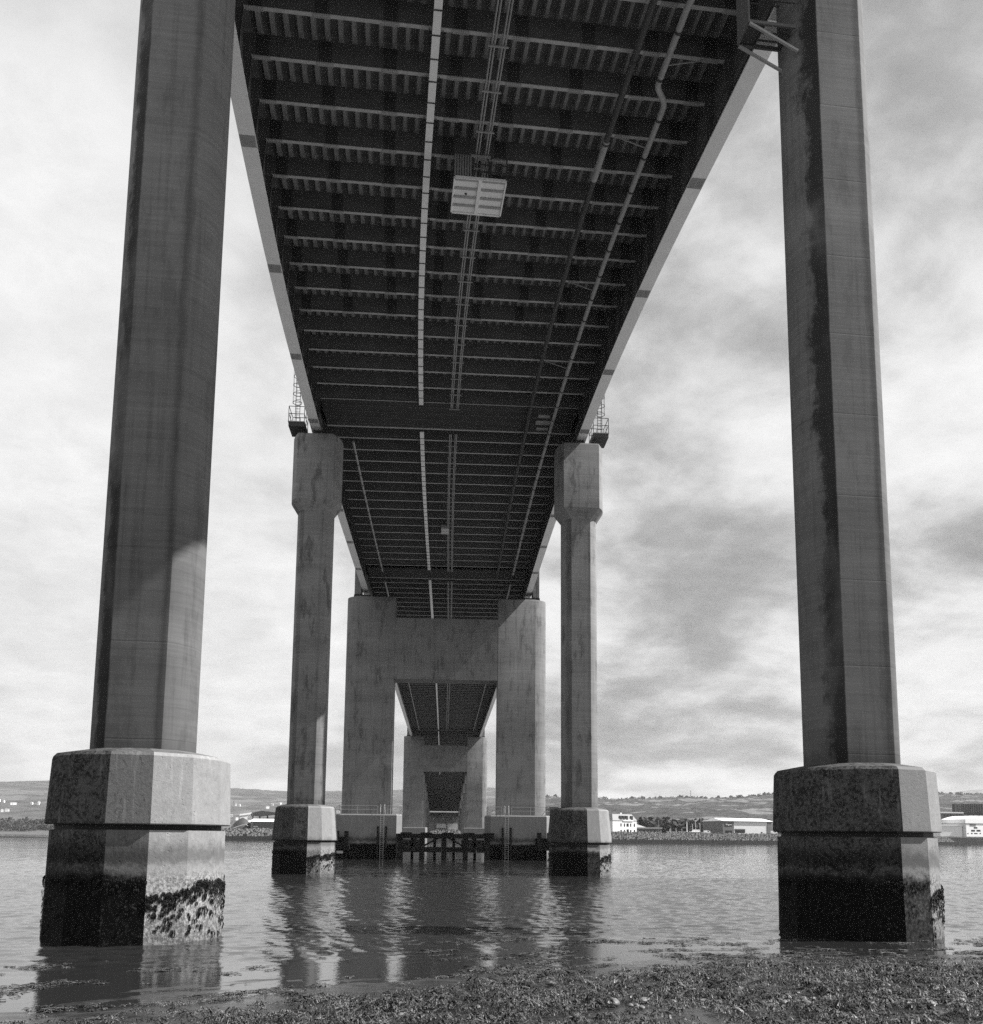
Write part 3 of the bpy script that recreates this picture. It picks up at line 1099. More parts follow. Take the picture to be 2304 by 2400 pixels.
# approach piers beyond the far portal
far_i = 0
for k, tp in enumerate([L4 + 52 + 46.5 * i for i in range(7)]):
    for sg in (-1, 1):
        zt = line(tp)[2] + DZG - 0.5
        x, y, _ = G(tp, sg * 12.1, 0)
        side_ = 'left' if sg < 0 else 'right'
        words_ = ['first', 'second', 'third', 'fourth', 'fifth', 'sixth', 'seventh'][k]
        q = thing('approach_pier', '%s distant %s column under the deck beyond the far portal' % (words_, side_), 'pier', (x, y, 0), -line(tp)[3], 'distant columns beyond the far portal')
        MB().loft([[(a, b, z) for a, b in arc_section(0.86, 1.63, 1.4, 35, 4)] for z in (-1, zt - 5)]).obj('column', MT['pylon'], q, 22)
        MB().box(-2.0, 2.0, -1.7, 1.7, zt - 4.998, zt).obj('pier_head', MT['cap'], q)
        if sg > 0:
            MB().box(1.2, 4.0, -1.0, 1.0, zt + 0.6, zt + 0.75).obj('platform', MT['white'], q)


# --- access platforms with caged ladders on the second piers
def caged(label, sg):
    x, y, _ = G(L2, sg * 12.0, 0)
    p = thing('access_platform', label, 'platform', (x, y, 39.6), -line(L2)[3], 'caged ladder platforms on the second piers')
    a, b = sorted((sg * 1.15, sg * 2.55))
    MB().box(a, b, -1.75, 0.6, 0.12, 0.5).obj('platform_floor', MT['bearing'], p)
    MB().box(a - 0.05, b + 0.05, -1.8, 0.65, 0.5, 0.58).obj('kickboard', MT['galv'], p)
    mb = MB()
    c = [(a, -1.72), (b, -1.72), (b, 0.55), (a, 0.55)]
    for i in range(4):
        q, w = c[i], c[(i + 1) % 4]
        for z in (1.3, 2.0):
            mb.bar((*q, z), (*w, z), 0.045)
        mb.bar((*q, 0.58), (*q, 2.0), 0.05)
        mx, my = (q[0] + w[0]) / 2, (q[1] + w[1]) / 2
        mb.bar((mx, my, 0.58), (mx, my, 2.0), 0.04)
    mb.obj('guard_rail', MT['bearing'], p)
    lx = sg * 1.95
    mb = MB()
    for dx in (-0.2, 0.2):
        mb.bar((lx + dx, -0.6, 0.58), (lx + dx, -0.6, 6.6), 0.045)
    for k in range(20):
        mb.bar((lx - 0.2, -0.6, 0.8 + 0.3 * k), (lx + 0.2, -0.6, 0.8 + 0.3 * k), 0.03)
    mb.obj('ladder', MT['bearing'], p)
    for k in range(5):
        z = 2.7 + 0.85 * k
        ring = [(lx + 0.40 * math.sin(2 * math.pi * i / 16), -0.95 + 0.42 * math.cos(2 * math.pi * i / 16), z) for i in range(16)]
        MB().tube(ring, 0.03, 5, closed=True).obj('cage_hoop', MT['bearing'], p)
    mb = MB()
    for ang in (90, 135, 180, 225, 270):
        q = (lx + 0.40 * math.sin(R(ang)), -0.95 + 0.42 * math.cos(R(ang)))
        mb.bar((*q, 2.6), (*q, 6.2), 0.022)
    mb.obj('cage_bar', MT['bearing'], p)


caged('caged ladder and platform on top of the second left pier', -1)
caged('caged ladder and platform on top of the second right pier', 1)

# --- inspection platform beside the near right pier
pp = thing('inspection_platform', 'braced grating platform on the inner side of the near right pier, top right', 'platform', G(0, 8.95, 34.6))
for k in range(26):
    x = 0.62 + k * 0.048
    MB().box(x, x + 0.016, -0.95, 0.08, 0.0, 0.04).obj('grating_bar', MT['bearing'], pp)
for y in (-0.6, -0.25, 0.0):
    MB().box(0.60, 1.85, y, y + 0.05, -0.06, -0.002).obj('grating_support', MT['bearing'], pp)
MB().box(0.04, 0.60, -0.95, 0.08, 0.0, 0.05).obj('solid_floor', MT['bracket'], pp)
MB().box(-0.03, 0.035, -1.0, 0.12, -0.05, 2.6).obj('side_panel', MT['web'], pp)
for y in (-1.0, 0.085):
    MB().box(0.036, 1.9, y, y + 0.08, -0.07, 0.06).obj('edge_beam', MT['web'], pp)
for y in (-0.97, 0.1):
    MB().bar((0.02, y, -0.08), (1.95, y, -1.05), 0.09).obj('brace', MT['galv'], pp)
for y in (-0.98, 0.1):
    for z in (1.0, 1.9):
        MB().box(0.036, 1.9, y - 0.02, y + 0.02, z, z + 0.05).obj('guard_rail', MT['bearing'], pp)

# --- timber fender jetty between the caissons of the near pylon
jx, jy, _ = G(L3, 0, 0)
jt = thing('timber_jetty', 'black timber fender jetty standing in the water between the portal legs', 'jetty', (jx, jy, 0), -line(L3)[3])
for x in (-6.0, -3.0, 0.1, 3.1, 6.2):
    MB().box(x - 0.36, x + 0.36, -3.5, -2.85, -2.0, 3.5).obj('post', MT['timber'], jt)
for x in (-1.3, 1.5, -4.6, 4.6):
    MB().box(x - 0.2, x + 0.2, 2.9, 3.3, -2.0, 3.2).obj('post', MT['timber'], jt)
MB().box(-6.6, 7.1, -3.75, -3.51, 3.0, 3.62).obj('beam', MT['timber'], jt)
MB().box(-6.5, 7.0, -2.84, 3.4, 3.2, 3.5).obj('decking', MT['timber'], jt)
for x in (-5.2, -2.4, 0.6, 3.6, 6.4):
    MB().box(x - 0.8, x + 0.8, -3.9, -3.0, 3.622, 3.80).obj('sleeper', MT['timber'], jt)
for a, b in ((-5.62, -4.55), (-4.4, -3.37), (-2.62, -0.3), (0.48, 2.72), (3.48, 4.6), (4.75, 5.82)):
    MB().box(a, b, -3.45, -2.95, 1.05, 1.78).obj('waling', MT['timber'], jt)
MB().box(-5.6, 5.8, 2.95, 3.25, 1.3, 1.55).obj('waling', MT['timber'], jt)
for x0, x1 in ((-5.7, -3.6), (-2.8, -0.6), (2.8, 0.7), (5.9, 3.9)):
    MB().bar((x0, -3.1, 1.9), (x1, -3.1, 3.1), 0.25).obj('brace', MT['timber'], jt)
for sg, lab in ((-1, 'black timber fender beside the left portal caisson'), (1, 'black timber fender with raking posts beside the right portal caisson')):
    f = thing('timber_fender', lab, 'fender', G(L3, sg * 15.4, 0), -line(L3)[3])
    MB().box(-1.2 if sg < 0 else -2.4, 2.3 if sg < 0 else 1.6, -3.5, -2.8, 1.4, 3.1).obj('beam', MT['timber'], f)
    for x in ((-0.8, 0.6, 1.9) if sg < 0 else (-1.9, -0.5, 1.1)):
        MB().box(x - 0.3, x + 0.3, -3.9, -3.52, 1.9, 3.9).obj('post', MT['timber'], f)
    for x in (-0.6, 0.6):
        MB().bar((x - 0.5 * sg, -3.2, -1.0), (x + 0.9 * sg, -3.2, 1.5), 0.3).obj('raking_post', MT['timber'], f)
    MB().box(-0.6, 1.4, -3.5, -3.0, 0.8, 1.15).obj('waling', MT['galv'], f)

# ------------------------------------------------------------------ setting: water, shore
def sheet(name, xs, ys, zf, mat, smooth=True):
    X, Y = np.meshgrid(np.asarray(xs, float), np.asarray(ys, float))
    Z = zf(X, Y)
    n, m = X.shape
    v = np.stack([X.ravel(), Y.ravel(), Z.ravel()], 1)
    idx = np.arange(n * m).reshape(n, m)
    f = np.stack([idx[:-1, :-1], idx[:-1, 1:], idx[1:, 1:], idx[1:, :-1]], -1).reshape(-1, 4)
    me = bpy.data.meshes.new(name)
    me.vertices.add(len(v))
    me.vertices.foreach_set('co', v.ravel())
    me.loops.add(f.size)
    me.loops.foreach_set('vertex_index', f.ravel())
    me.polygons.add(len(f))
    me.polygons.foreach_set('loop_start', np.arange(len(f)) * 4)
    me.polygons.foreach_set('loop_total', np.full(len(f), 4))
    if smooth:
        me.polygons.foreach_set('use_smooth', np.ones(len(f), bool))
    me.materials.append(mat)
    me.update(calc_edges=True)
    me.validate()
    o = bpy.data.objects.new(name, me)
    COL.objects.link(o)
    return o


def vnoise(x, y, seed=0):
    """smooth value noise"""
    r = np.random.default_rng(seed)
    tab = r.random((256, 256))
    xi, yi = np.floor(x).astype(int), np.floor(y).astype(int)
    fx, fy = x - xi, y - yi
    fx, fy = fx * fx * (3 - 2 * fx), fy * fy * (3 - 2 * fy)
    a, b = tab[yi % 256, xi % 256], tab[yi % 256, (xi + 1) % 256]
    c, d = tab[(yi + 1) % 256, xi % 256], tab[(yi + 1) % 256, (xi + 1) % 256]
    return (a * (1 - fx) + b * fx) * (1 - fy) + (c * (1 - fx) + d * fx) * fy


def fbm(x, y, seed=0, oct=4):
    s, a, t = 0, 1.0, 0
    for i in range(oct):
        s = s + a * vnoise(x * 2 ** i, y * 2 ** i, seed + i)
        t += a
        a *= 0.5
    return s / t - 0.5


def shore_s(x, y):
    return 0.896 * (np.minimum(18.8 + 0.497 * (x + 5.3), 24.7 + 0.09 * (x - 6.6)) - y)


def beach_z(x, y):
    s = shore_s(x, y)
    u = 0.896 * (x + 5.3) + 0.445 * (y - 18.8)
    base = np.where(s > 0, 0.035 * s, np.where(s > -7, 0.004 * s, -0.028 + 0.05 * (s + 7)))
    return base + 0.045 * fbm(u * 0.55, s * 1.9, 3, 4) + 0.018 * fbm(u * 2.6, s * 5.2, 9, 3) - 0.004


def wave_z(X, Y):
    r = np.random.default_rng(5)
    z = np.zeros_like(X)
    K = 46
    for i in range(K):
        lam = 0.30 * (1.35 / 0.30) ** r.random()
        th = R(65) + r.normal(0, 0.75)
        k = 2 * np.pi / lam
        a = 0.135 * math.sqrt(2.0 / K) / k
        ph = k * (math.cos(th) * X + math.sin(th) * Y) + r.uniform(0, 6.28)
        z += a * np.sin(ph + 0.35 * np.sin(ph * 0.5 + i))
    gust = 0.55 + 0.9 * np.clip(fbm(X / 16, Y / 30, 41, 3) + 0.5, 0, 1)
    sh = np.clip((-2.6 - shore_s(X, Y)) / 4.0, 0, 1)
    edge = np.clip((X + 200) / 25, 0, 1) * np.clip((260 - X) / 25, 0, 1) * np.clip((420 - Y) / 60, 0, 1) * np.clip((Y - 22) / 3, 0, 1)
    z = z * np.interp(Y, [22, 60, 140, 420], [1.0, 0.8, 0.35, 0.2])
    crest = z + 1.5 * z * np.abs(z)
    return crest * gust * sh * edge


def water_mesh():
    vs, fs, o = [], [], 0
    for xs, ys in ((np.arange(-45, 60.001, 0.125), np.arange(22, 75.001, 0.125)), (np.arange(-200, 260.01, 0.4), np.arange(75, 200.01, 0.4)),
                   (np.arange(-200, 260.01, 0.8), np.arange(200, 420.01, 0.8)),
                   (np.linspace(-200, -45, 260), np.linspace(22, 75, 90)), (np.linspace(60, 260, 320), np.linspace(22, 75, 90)),
                   (np.linspace(-200, 260, 2), np.linspace(-60, 22, 2)), (np.linspace(-200, 260, 4), np.linspace(420, 3600, 12)),
                   (np.linspace(-9000, -200, 8), np.linspace(-60, 3600, 16)), (np.linspace(260, 9000, 8), np.linspace(-60, 3600, 16))):
        xs, ys = np.array(xs), np.array(ys)
        if len(xs) > 20:      # make neighbouring patches meet exactly
            xs[-1], ys[-1] = round(xs[-1]), round(ys[-1])
            if abs(ys[-1] - 200) < 2:
                ys[-1] = 200
            if abs(ys[-1] - 420) < 2:
                ys[-1] = 420
        X, Y = np.meshgrid(xs, ys)
        Z = wave_z(X, Y) if len(xs) > 20 else X * 0
        n, m_ = X.shape
        vs.append(np.stack([X.ravel(), Y.ravel(), Z.ravel()], 1))
        idx = np.arange(n * m_).reshape(n, m_) + o
        fs.append(np.stack([idx[:-1, :-1], idx[:-1, 1:], idx[1:, 1:], idx[1:, :-1]], -1).reshape(-1, 4))
        o += n * m_
    V, F = np.concatenate(vs), np.concatenate(fs)
    me = bpy.data.meshes.new('water')
    me.vertices.add(len(V))
    me.vertices.foreach_set('co', V.ravel())
    me.loops.add(F.size)
    me.loops.foreach_set('vertex_index', F.ravel())
    me.polygons.add(len(F))
    me.polygons.foreach_set('loop_start', np.arange(len(F)) * 4)
    me.polygons.foreach_set('loop_total', np.full(len(F), 4))
    me.polygons.foreach_set('use_smooth', np.ones(len(F), bool))
    me.materials.append(MT['water'])
    me.update(calc_edges=True)
    return me


put('water', water_mesh())['kind'] = 'structure'
beach = sheet('beach', np.linspace(-30, 44, 420), np.linspace(4, 40, 330), lambda X, Y: beach_z(X, Y), MT['beach'])
beach['kind'] = 'structure'
sea = sheet('seabed', np.linspace(-9500, 9500, 8), np.linspace(-80, 4200, 8), lambda X, Y: X * 0 - 3.0, MT['sandbar'])
sea['kind'] = 'structure'


# --- bladder wrack on the shore: thousands of small bent blades
def weed_mesh():
    N = 60000
    x = rng.uniform(-16, 24, N)
    y = rng.uniform(10.5, 30, N)
    s = shore_s(x, y)
    u = 0.896 * (x + 5.3) + 0.445 * (y - 18.8)
    dens = np.clip((s - 1.8) / 2.2, 0, 1)
    streak = fbm(u * 0.5, s * 1.7, 21, 4)
    patch = np.where((s > -6.5) & (s < 3.0), np.clip((streak - 0.10 + (s + 6.5) * 0.018) * 9, 0, 1) * 0.8, 0)
    dens = np.maximum(dens, patch)
    thin = np.clip(0.62 + fbm(x * 1.1, y * 1.6, 5, 4) * 2.6, 0.06, 1)
    dist = np.hypot(x, y)
    keep = rng.random(N) < dens * thin * np.clip(24 / dist, 0.55, 1.0)
    keep &= (np.abs(np.arctan2(x, y) - YAW) < R(34))
    x, y, s = x[keep], y[keep], s[keep]
    per = 10
    m_ = len(x)
    hgt = rng.uniform(0.02, 0.11, m_) * np.clip(0.3 + s * 0.25, 0.15, 1.0)
    mound = np.clip(fbm(x * 2.1, y * 2.1, 14, 3) + 0.05, 0, 1) * 0.40 * np.clip((s - 0.3) / 3, 0, 1)
    siz = 0.6 + 1.5 * rng.random(m_) ** 2.2
    rp = lambda a: np.repeat(a, per)
    x, y, s, hgt, mound, siz = rp(x), rp(y), rp(s), rp(hgt), rp(mound), rp(siz)
    n = len(x)
    az = rng.uniform(0, 2 * np.pi, n)
    dx, dy = np.cos(az), np.sin(az)
    x = x + dx * 0.02
    y = y + dy * 0.02
    z = np.maximum(beach_z(x, y), np.where(s < 0.6, 0.004, -1)) + 0.004 + mound
    L = rng.uniform(0.05, 0.13, n) * siz
    wd = L * rng.uniform(0.14, 0.26, n)
    tw = rng.uniform(-0.8, 0.8, n)
    bend = rng.uniform(-0.5, 0.5, n)
    px, py = -dy, dx
    P = []
    for k, (q, ww, lift) in enumerate(((0.0, 0.5, 0.75), (0.5, 1.0, 1.0), (1.0, 0.7, 0.15))):
        off = bend * q * q * L
        cxx, cyy = x + dx * L * q + px * off, y + dy * L * q + py * off
        czz = z + hgt * lift * rng.uniform(0.7, 1.2, n)
        for sgn in (-1, 1):
            a = tw * q
            P.append(np.stack([cxx + sgn * px * wd * ww * np.cos(a) / 2, cyy + sgn * py * wd * ww * np.cos(a) / 2, czz + sgn * wd * ww * np.sin(a) / 2 + wd * 0.2], 1))
    V = np.stack(P, 1).reshape(-1, 3)
    b = np.arange(n)[:, None] * 6
    F = np.concatenate([b + np.array([[0, 1, 3, 2]]), b + np.array([[2, 3, 5, 4]])], 0)
    me = bpy.data.meshes.new('seaweed')
    me.vertices.add(len(V))
    me.vertices.foreach_set('co', V.ravel())
    me.loops.add(F.size)
    me.loops.foreach_set('vertex_index', F.ravel())
    me.polygons.add(len(F))
    me.polygons.foreach_set('loop_start', np.arange(len(F)) * 4)
    me.polygons.foreach_set('loop_total', np.full(len(F), 4))
    me.materials.append(MT['weed'])
    me.update(calc_edges=True)
    return me


wd_ = put('seaweed', weed_mesh())
tag(wd_, 'dark glistening seaweed spread over the near shore', 'seaweed', kind='stuff')


# --- stones lying in the seaweed
def stone_mesh(seed):
    r = random.Random(seed)
    mb = MB()
    rings = []
    for i, (zz, rr) in enumerate(((0.0, 0.62), (0.22, 0.95), (0.5, 0.85), (0.72, 0.45))):
        rings.append([(math.cos(2 * math.pi * k / 9) * rr * r.uniform(0.85, 1.12), math.sin(2 * math.pi * k / 9) * rr * 0.72 * r.uniform(0.85, 1.12), zz * r.uniform(0.85, 1.1)) for k in range(9)])
    mb.loft(rings)
    return mb.mesh('stone', MT['stone'], 70)


stones = [stone_mesh(k) for k in range(6)]
spots = []
for k in range(70):
    spots.append((random.gauss(8.4, 1.3), random.gauss(16.7, 0.30), random.uniform(0.05, 0.13)))
for k in range(52):
    spots.append((random.uniform(0.5, 11), random.uniform(16.2, 18.6), random.uniform(0.05, 0.12)))
spots += [(-0.02, 17.7, 0.17), (4.35, 16.9, 0.2), (5.0, 17.2, 0.14), (0.9, 18.3, 0.14), (3.8, 20.0, 0.13)]
for k, (x, y, r) in enumerate(spots):
    if shore_s(x, y) < 0.4:
        continue
    o = put('stone', stones[k % 6], None, (x, y, float(beach_z(np.array(x), np.array(y))) + 0.015), random.uniform(0, 6.28))
    o.scale = (r, r, r * 0.9)
    tag(o, 'small pale stone lying among the dark seaweed', 'stone', 'pale stones in the seaweed')

# ------------------------------------------------------------------ far shore
def poly(y_of_x_pts, x):
    xs = [p[0] for p in y_of_x_pts]
    ys = [p[1] for p in y_of_x_pts]
    return np.interp(x, xs, ys)


SHORE = [(-190, 640), (-120, 555), (-60, 560), (60, 545), (140, 540), (193, 572), (265, 605), (400, 690), (510, 780), (700, 960), (1500, 1500), (9000, 3000)]


def land_z(X, Y):
    d = Y - poly(SHORE, X)
    z = np.where(d < 18, d * 0.164 - 0.3, np.where(d < 30, 2.65 + (d - 18) * 0.354, 6.9))
    return np.where(d > 30, 6.9 + np.clip(d - 30, 0, 3000) * 0.004 + fbm(X * 0.02, Y * 0.02, 4, 3) * 0.6, z)


xs = np.concatenate([np.linspace(-190, 720, 200), np.linspace(760, 3000, 25)])
rows = np.array([-8, 0, 4, 9, 14, 18, 20, 22, 24, 26, 28, 30, 34, 60, 120, 250, 600, 1400, 2600], float)
X = np.tile(xs, (len(rows), 1))
Yb = poly(SHORE, xs)
Y = Yb[None, :] + rows[:, None]


def sheet_xy(name, X, Y, Z, mat):
    o = sheet(name, np.arange(X.shape[1]), np.arange(X.shape[0]), lambda a, b: a * 0, mat)
    v = np.stack([X.ravel(), Y.ravel(), Z.ravel()], 1)
    o.data.vertices.foreach_set('co', v.ravel())
    o.data.update()
    return o


land = sheet_xy('far_bank', X, Y, land_z(X, Y), MT['foreshore'])
land['kind'] = 'structure'
# rock armour: thousands of boulders on the slope
N = 7000
bx_ = rng.uniform(-130, 560, N)
bd_ = rng.uniform(17.5, 30.5, N)
by_ = poly(SHORE, bx_) + bd_
bz_ = land_z(bx_, by_)
tmpl = np.array([(-.9, -.7, -.2), (.8, -.8, -.2), (1, .7, -.2), (-.8, .9, -.2), (-.5, -.5, .7), (.6, -.4, .8), (.4, .6, .65), (-.6, .5, .75)])
tf = np.array([(0, 1, 5, 4), (1, 2, 6, 5), (2, 3, 7, 6), (3, 0, 4, 7), (4, 5, 6, 7)])
sc_ = rng.uniform(0.45, 1.05, N)
ang = rng.uniform(0, 6.28, N)
ca, sa = np.cos(ang), np.sin(ang)
jit = rng.uniform(0.7, 1.3, (N, 8, 3))
P = tmpl[None] * jit * sc_[:, None, None]
V = np.stack([P[..., 0] * ca[:, None] - P[..., 1] * sa[:, None] + bx_[:, None], P[..., 0] * sa[:, None] + P[..., 1] * ca[:, None] + by_[:, None], P[..., 2] + bz_[:, None]], -1).reshape(-1, 3)
F = (np.arange(N)[:, None, None] * 8 + tf[None]).reshape(-1, 4)
me = bpy.data.meshes.new('rock_armour')
me.from_pydata(V.tolist(), [], F.tolist())
me.materials.append(MT['armour'])
tag(put('rock_armour', me), 'band of grey boulders along the far waterline', 'rocks', kind='stuff')

# sandbar on the left
sb = sheet('sandbar', np.linspace(-520, -205, 40), np.linspace(640, 712, 14), lambda X, Y: 1.1 * np.exp(-((Y - 676) / 14) ** 2) * np.clip((-205 - X) / 30, 0, 1) - 0.25 + 0.15 * fbm(X * .1, Y * .1, 2), MT['sandbar'])
sb['kind'] = 'structure'


def ridge(name, x0, x1, yc, depth, prof, front_y, base, mat, rough_amp, seed, nx=260, ny=40):
    px_, pz_ = zip(*prof)
    xs = np.linspace(x0, x1, nx)
    tt = np.linspace(0, 1.25, ny)
    X = np.tile(xs, (ny, 1))
    T = np.tile(tt[:, None], (1, nx))
    Y = front_y + (yc - front_y) * T
    top = np.interp(X, px_, pz_)
    rise = np.where(T <= 1, (T ** 0.85), 1 - (T - 1) * 0.8)
    Z = base + (top - base) * rise
    Z += fbm(X / 260, Y / 260, seed, 4) * (top - base) * 0.22 * np.clip(1 - T, 0, 1) * np.clip(T * 4, 0, 1)
    Z += (vnoise(X / 18, Y / 60, seed + 8) - 0.5) * rough_amp * np.clip(T * 3, 0, 1)
    o = sheet_xy(name, X, Y, Z, mat)
    o['kind'] = 'structure'
    return o


ridge('hills', -4200, 3200, 6000, 1, [(-4200, 250), (-3000, 290), (-2283, 312), (-1961, 326), (-1145, 305), (-753, 290), (-594, 280), (-274, 287), (132, 298), (500, 325), (770, 322), (1300, 250), (3200, 210)], 2600, 7, MT['hill_far'], 5, 31, 420, 60)
ridge('hills', 280, 5200, 3500, 1, [(280, 40), (420, 120), (648, 158), (900, 151), (1016, 156), (1119, 163), (1257, 160), (1431, 167), (1537, 181), (1800, 196), (2355, 190), (2457, 197), (5200, 240)], 1300, 8, MT['hill_near'], 11, 57, 620, 60)
ridge('hills', 6000, 12500, 12000, 1, [(6000, 560), (7885, 672), (8143, 712), (8428, 738), (9500, 860), (12500, 700)], 8000, 40, MT['hill_far'], 6, 77, 80, 20)


# woods: masses of small leaf clumps
def wood(name, label, n, xr, yf, hr, zf, seed, cr):
    r = np.random.default_rng(seed)
    per = 34
    x = r.uniform(*xr, n)
    y = yf(x) + r.uniform(0, 1, n) * cr[1]
    h = r.uniform(*hr, n)
    z0 = zf(x, y)
    rad = h * r.uniform(0.32, 0.5, n)
    d = r.normal(0, 1, (n, per, 3))
    d /= np.linalg.norm(d, axis=2, keepdims=True)
    d *= r.uniform(0.55, 1.0, (n, per, 1))
    c = np.stack([x[:, None] + d[..., 0] * rad[:, None], y[:, None] + d[..., 1] * rad[:, None], (z0 + h * 0.52)[:, None] + d[..., 2] * (h * 0.5)[:, None]], -1).reshape(-1, 3)
    m = len(c)
    s = np.repeat(rad, per) * r.uniform(0.28, 0.5, m)
    a = r.normal(0, 1, (m, 3))
    a /= np.linalg.norm(a, axis=1, keepdims=True)
    b = np.cross(a, r.normal(0, 1, (m, 3)))
    b /= np.linalg.norm(b, axis=1, keepdims=True)
    V = np.stack([c - a * s[:, None], c + b * s[:, None] * 0.8, c + a * s[:, None], c - b * s[:, None] * 0.8], 1).reshape(-1, 3)
    F = np.arange(m * 4).reshape(-1, 4)
    me = bpy.data.meshes.new(name)
    me.vertices.add(len(V))
    me.vertices.foreach_set('co', V.ravel())
    me.loops.add(F.size)
    me.loops.foreach_set('vertex_index', F.ravel())
    me.polygons.add(len(F))
    me.polygons.foreach_set('loop_start', np.arange(len(F)) * 4)
    me.polygons.foreach_set('loop_total', np.full(len(F), 4))
    me.materials.append(MT['wood'])
    me.update(calc_edges=True)
    o = put(name, me)
    tag(o, label, 'woodland', kind='stuff')
    return o


wood('woodland', 'dark belt of trees behind the white hotel and the long warehouse', 900, (170, 640), lambda x: 830 + (x - 170) * 0.35, (9, 17), lambda x, y: np.full_like(x, 8.0), 5, (0, 130))
wood('woodland', 'dark line of trees along the far left shore', 900, (-1500, -560), lambda x: 2380 + x * 0, (14, 30), lambda x, y: 3 + (y - 2380) * 0.05, 6, (0, 260))
wood('woodland', 'line of tall trees along the crest of the right hill', 420, (640, 2700), lambda x: 3440 + x * 0, (9, 20), lambda x, y: np.interp(x, [640, 900, 1016, 1119, 1257, 1431, 1537, 1800, 2355, 2700], [148, 141, 146, 153, 150, 157, 171, 186, 180, 190]), 8, (0, 60))
wood('woodland', 'scattered trees and hedges on the left hillside', 420, (-1900, 300), lambda x: 2700 + x * 0, (8, 16), lambda x, y: 20 + (y - 2600) * 0.045, 9, (0, 1400))
lf = sheet('left_bank', np.linspace(-2600, -100, 60), np.linspace(2200, 2680, 14), lambda X, Y: np.clip((Y - 2250) * 0.05, -0.5, 30) + fbm(X * .01, Y * .01, 8) * 2, MT['bank'])
lf['kind'] = 'structure'


# small white houses on the left hillside
def house_mesh(wd, dp, hh):
    mb = MB()
    mb.box(-wd, wd, -dp, dp, -4, hh)
    me = mb.mesh('wall', MT['white_wall'])
    rb = MB()
    rb.add([(-wd - .3, -dp - .3, hh), (wd + .3, -dp - .3, hh), (wd + .3, dp + .3, hh), (-wd - .3, dp + .3, hh), (-wd, 0, hh + 2.4), (wd, 0, hh + 2.4)], [(0, 1, 5, 4), (2, 3, 4, 5), (0, 4, 3), (1, 2, 5)])
    return me, rb.mesh('roof', MT['slate'])


hm = [house_mesh(4, 3, 4), house_mesh(6, 3, 4), house_mesh(3.4, 3, 3.6)]


def hill_far_z(x, y):
    T = (y - 2600) / 3400
    top = np.interp(x, [-4200, -2283, -1961, -1145, -753, -594, -274, 132], [250, 312, 326, 305, 290, 280, 287, 298])
    return 7 + (top - 7) * max(T, 0) ** 0.85


rh = random.Random(4)
dg_hits = []
for k in range(110):
    row = rh.choice((0, 0, 1, 1, 2))
    if k < 80:
        x = rh.uniform(-1700, -1180)
        y = {0: 3620, 1: 3250, 2: 2960}[row] + rh.uniform(-70, 70) + (x + 1500) * -0.25
    else:
        x = rh.uniform(-760, -60)
        y = rh.uniform(2850, 3900)
    wme, rme = hm[k % 3]
    dg_hits.append((x, y, k, wme, rme))
hills_obj = bpy.data.objects['hills']
bpy.context.view_layer.update()
for x, y, k, wme, rme in dg_hits:
    ok, lc, nr, fi = hills_obj.ray_cast(Vector((x, y, 900)), Vector((0, 0, -1)))
    if not ok:
        continue
    h = thing('hillside_house', 'small white house with grey roof among others on the far left hillside', 'house', (x, y, lc.z + 3.0), rh.uniform(-0.5, 0.5), 'white houses on the far hillside')
    put('wall', wme, h)
    put('roof', rme, h)


# --- buildings on the far bank
def add_windows(b, spots, y, name='window', mat='glass'):
    for (x0, x1, z0, z1) in spots:
        MB().box(x0, x1, y - 0.12, y - 0.004, z0, z1).obj(name, MT[mat], b)


hb = thing('hotel', 'white three-storey house with slate mansard roof on the far bank', 'building', (0, 650, 0))
MB().box(164, 186.0, 0, 11, 6.0, 15.8).obj('wall', MT['white_wall'], hb)
mb = MB()
mb.loft([[(163.8, -0.3, 15.802), (186.3, -0.3, 15.802), (186.3, 11.3, 15.802), (163.8, 11.3, 15.802)], [(165.5, 2.2, 20.4), (183.2, 2.2, 20.4), (183.2, 8.8, 20.4), (165.5, 8.8, 20.4)]])
mb.obj('roof', MT['slate'], hb)
MB().box(173.3, 182.6, -0.45, -0.003, 15.3, 16.25).obj('cornice', MT['white_wall'], hb)
wx = [171.6, 174.8, 177.2, 178.1, 180.5, 183.9]
add_windows(hb, [(x - 0.45, x + 0.45, 11.6, 13.8) for x in wx] + [(x - 0.5, x + 0.5, 7.2, 9.2) for x in (171.6, 174.8, 180.5, 183.9)], 0)
MB().box(176.8, 178.6, -0.15, -0.004, 6.9, 9.6).obj('door', MT['glass'], hb)
for x in (171.6, 174.4, 177.2, 181.8):
    MB().box(x - 0.8, x + 0.8, -0.1, 1.6, 16.5, 19.2).obj('dormer', MT['dark_wall'], hb)
MB().box(173.8, 174.6, 3, 4, 19.0, 21.5).obj('chimney', MT['white_wall'], hb)
sh = thing('long_shed', 'long low grey shed with pale roof right of the white hotel', 'building', (0, 680, 0))
MB().box(190, 213.9, 0, 12, 6.0, 10.6).obj('wall', MT['grey_wall'], sh)
MB().box(189.5, 214.4, -0.4, 12.4, 10.602, 11.5).obj('roof', MT['slate'], sh)
MB().add([(190, -0.2, 11.502), (201, -0.2, 11.502), (201, 12, 11.502), (190, 12, 11.502), (190, 6, 14.0), (196, 6, 14.0)], [(0, 1, 5, 4), (2, 3, 4, 5), (1, 2, 5), (0, 4, 3)]).obj('gable_roof', MT['slate'], sh)
add_windows(sh, [(195.5 + 3 * k, 197.3 + 3 * k, 8.6, 9.6) for k in range(6)], 0)
wh = thing('warehouse', 'long grey warehouse with white roof and dark sign on the far bank', 'building', (0, 660, 0))
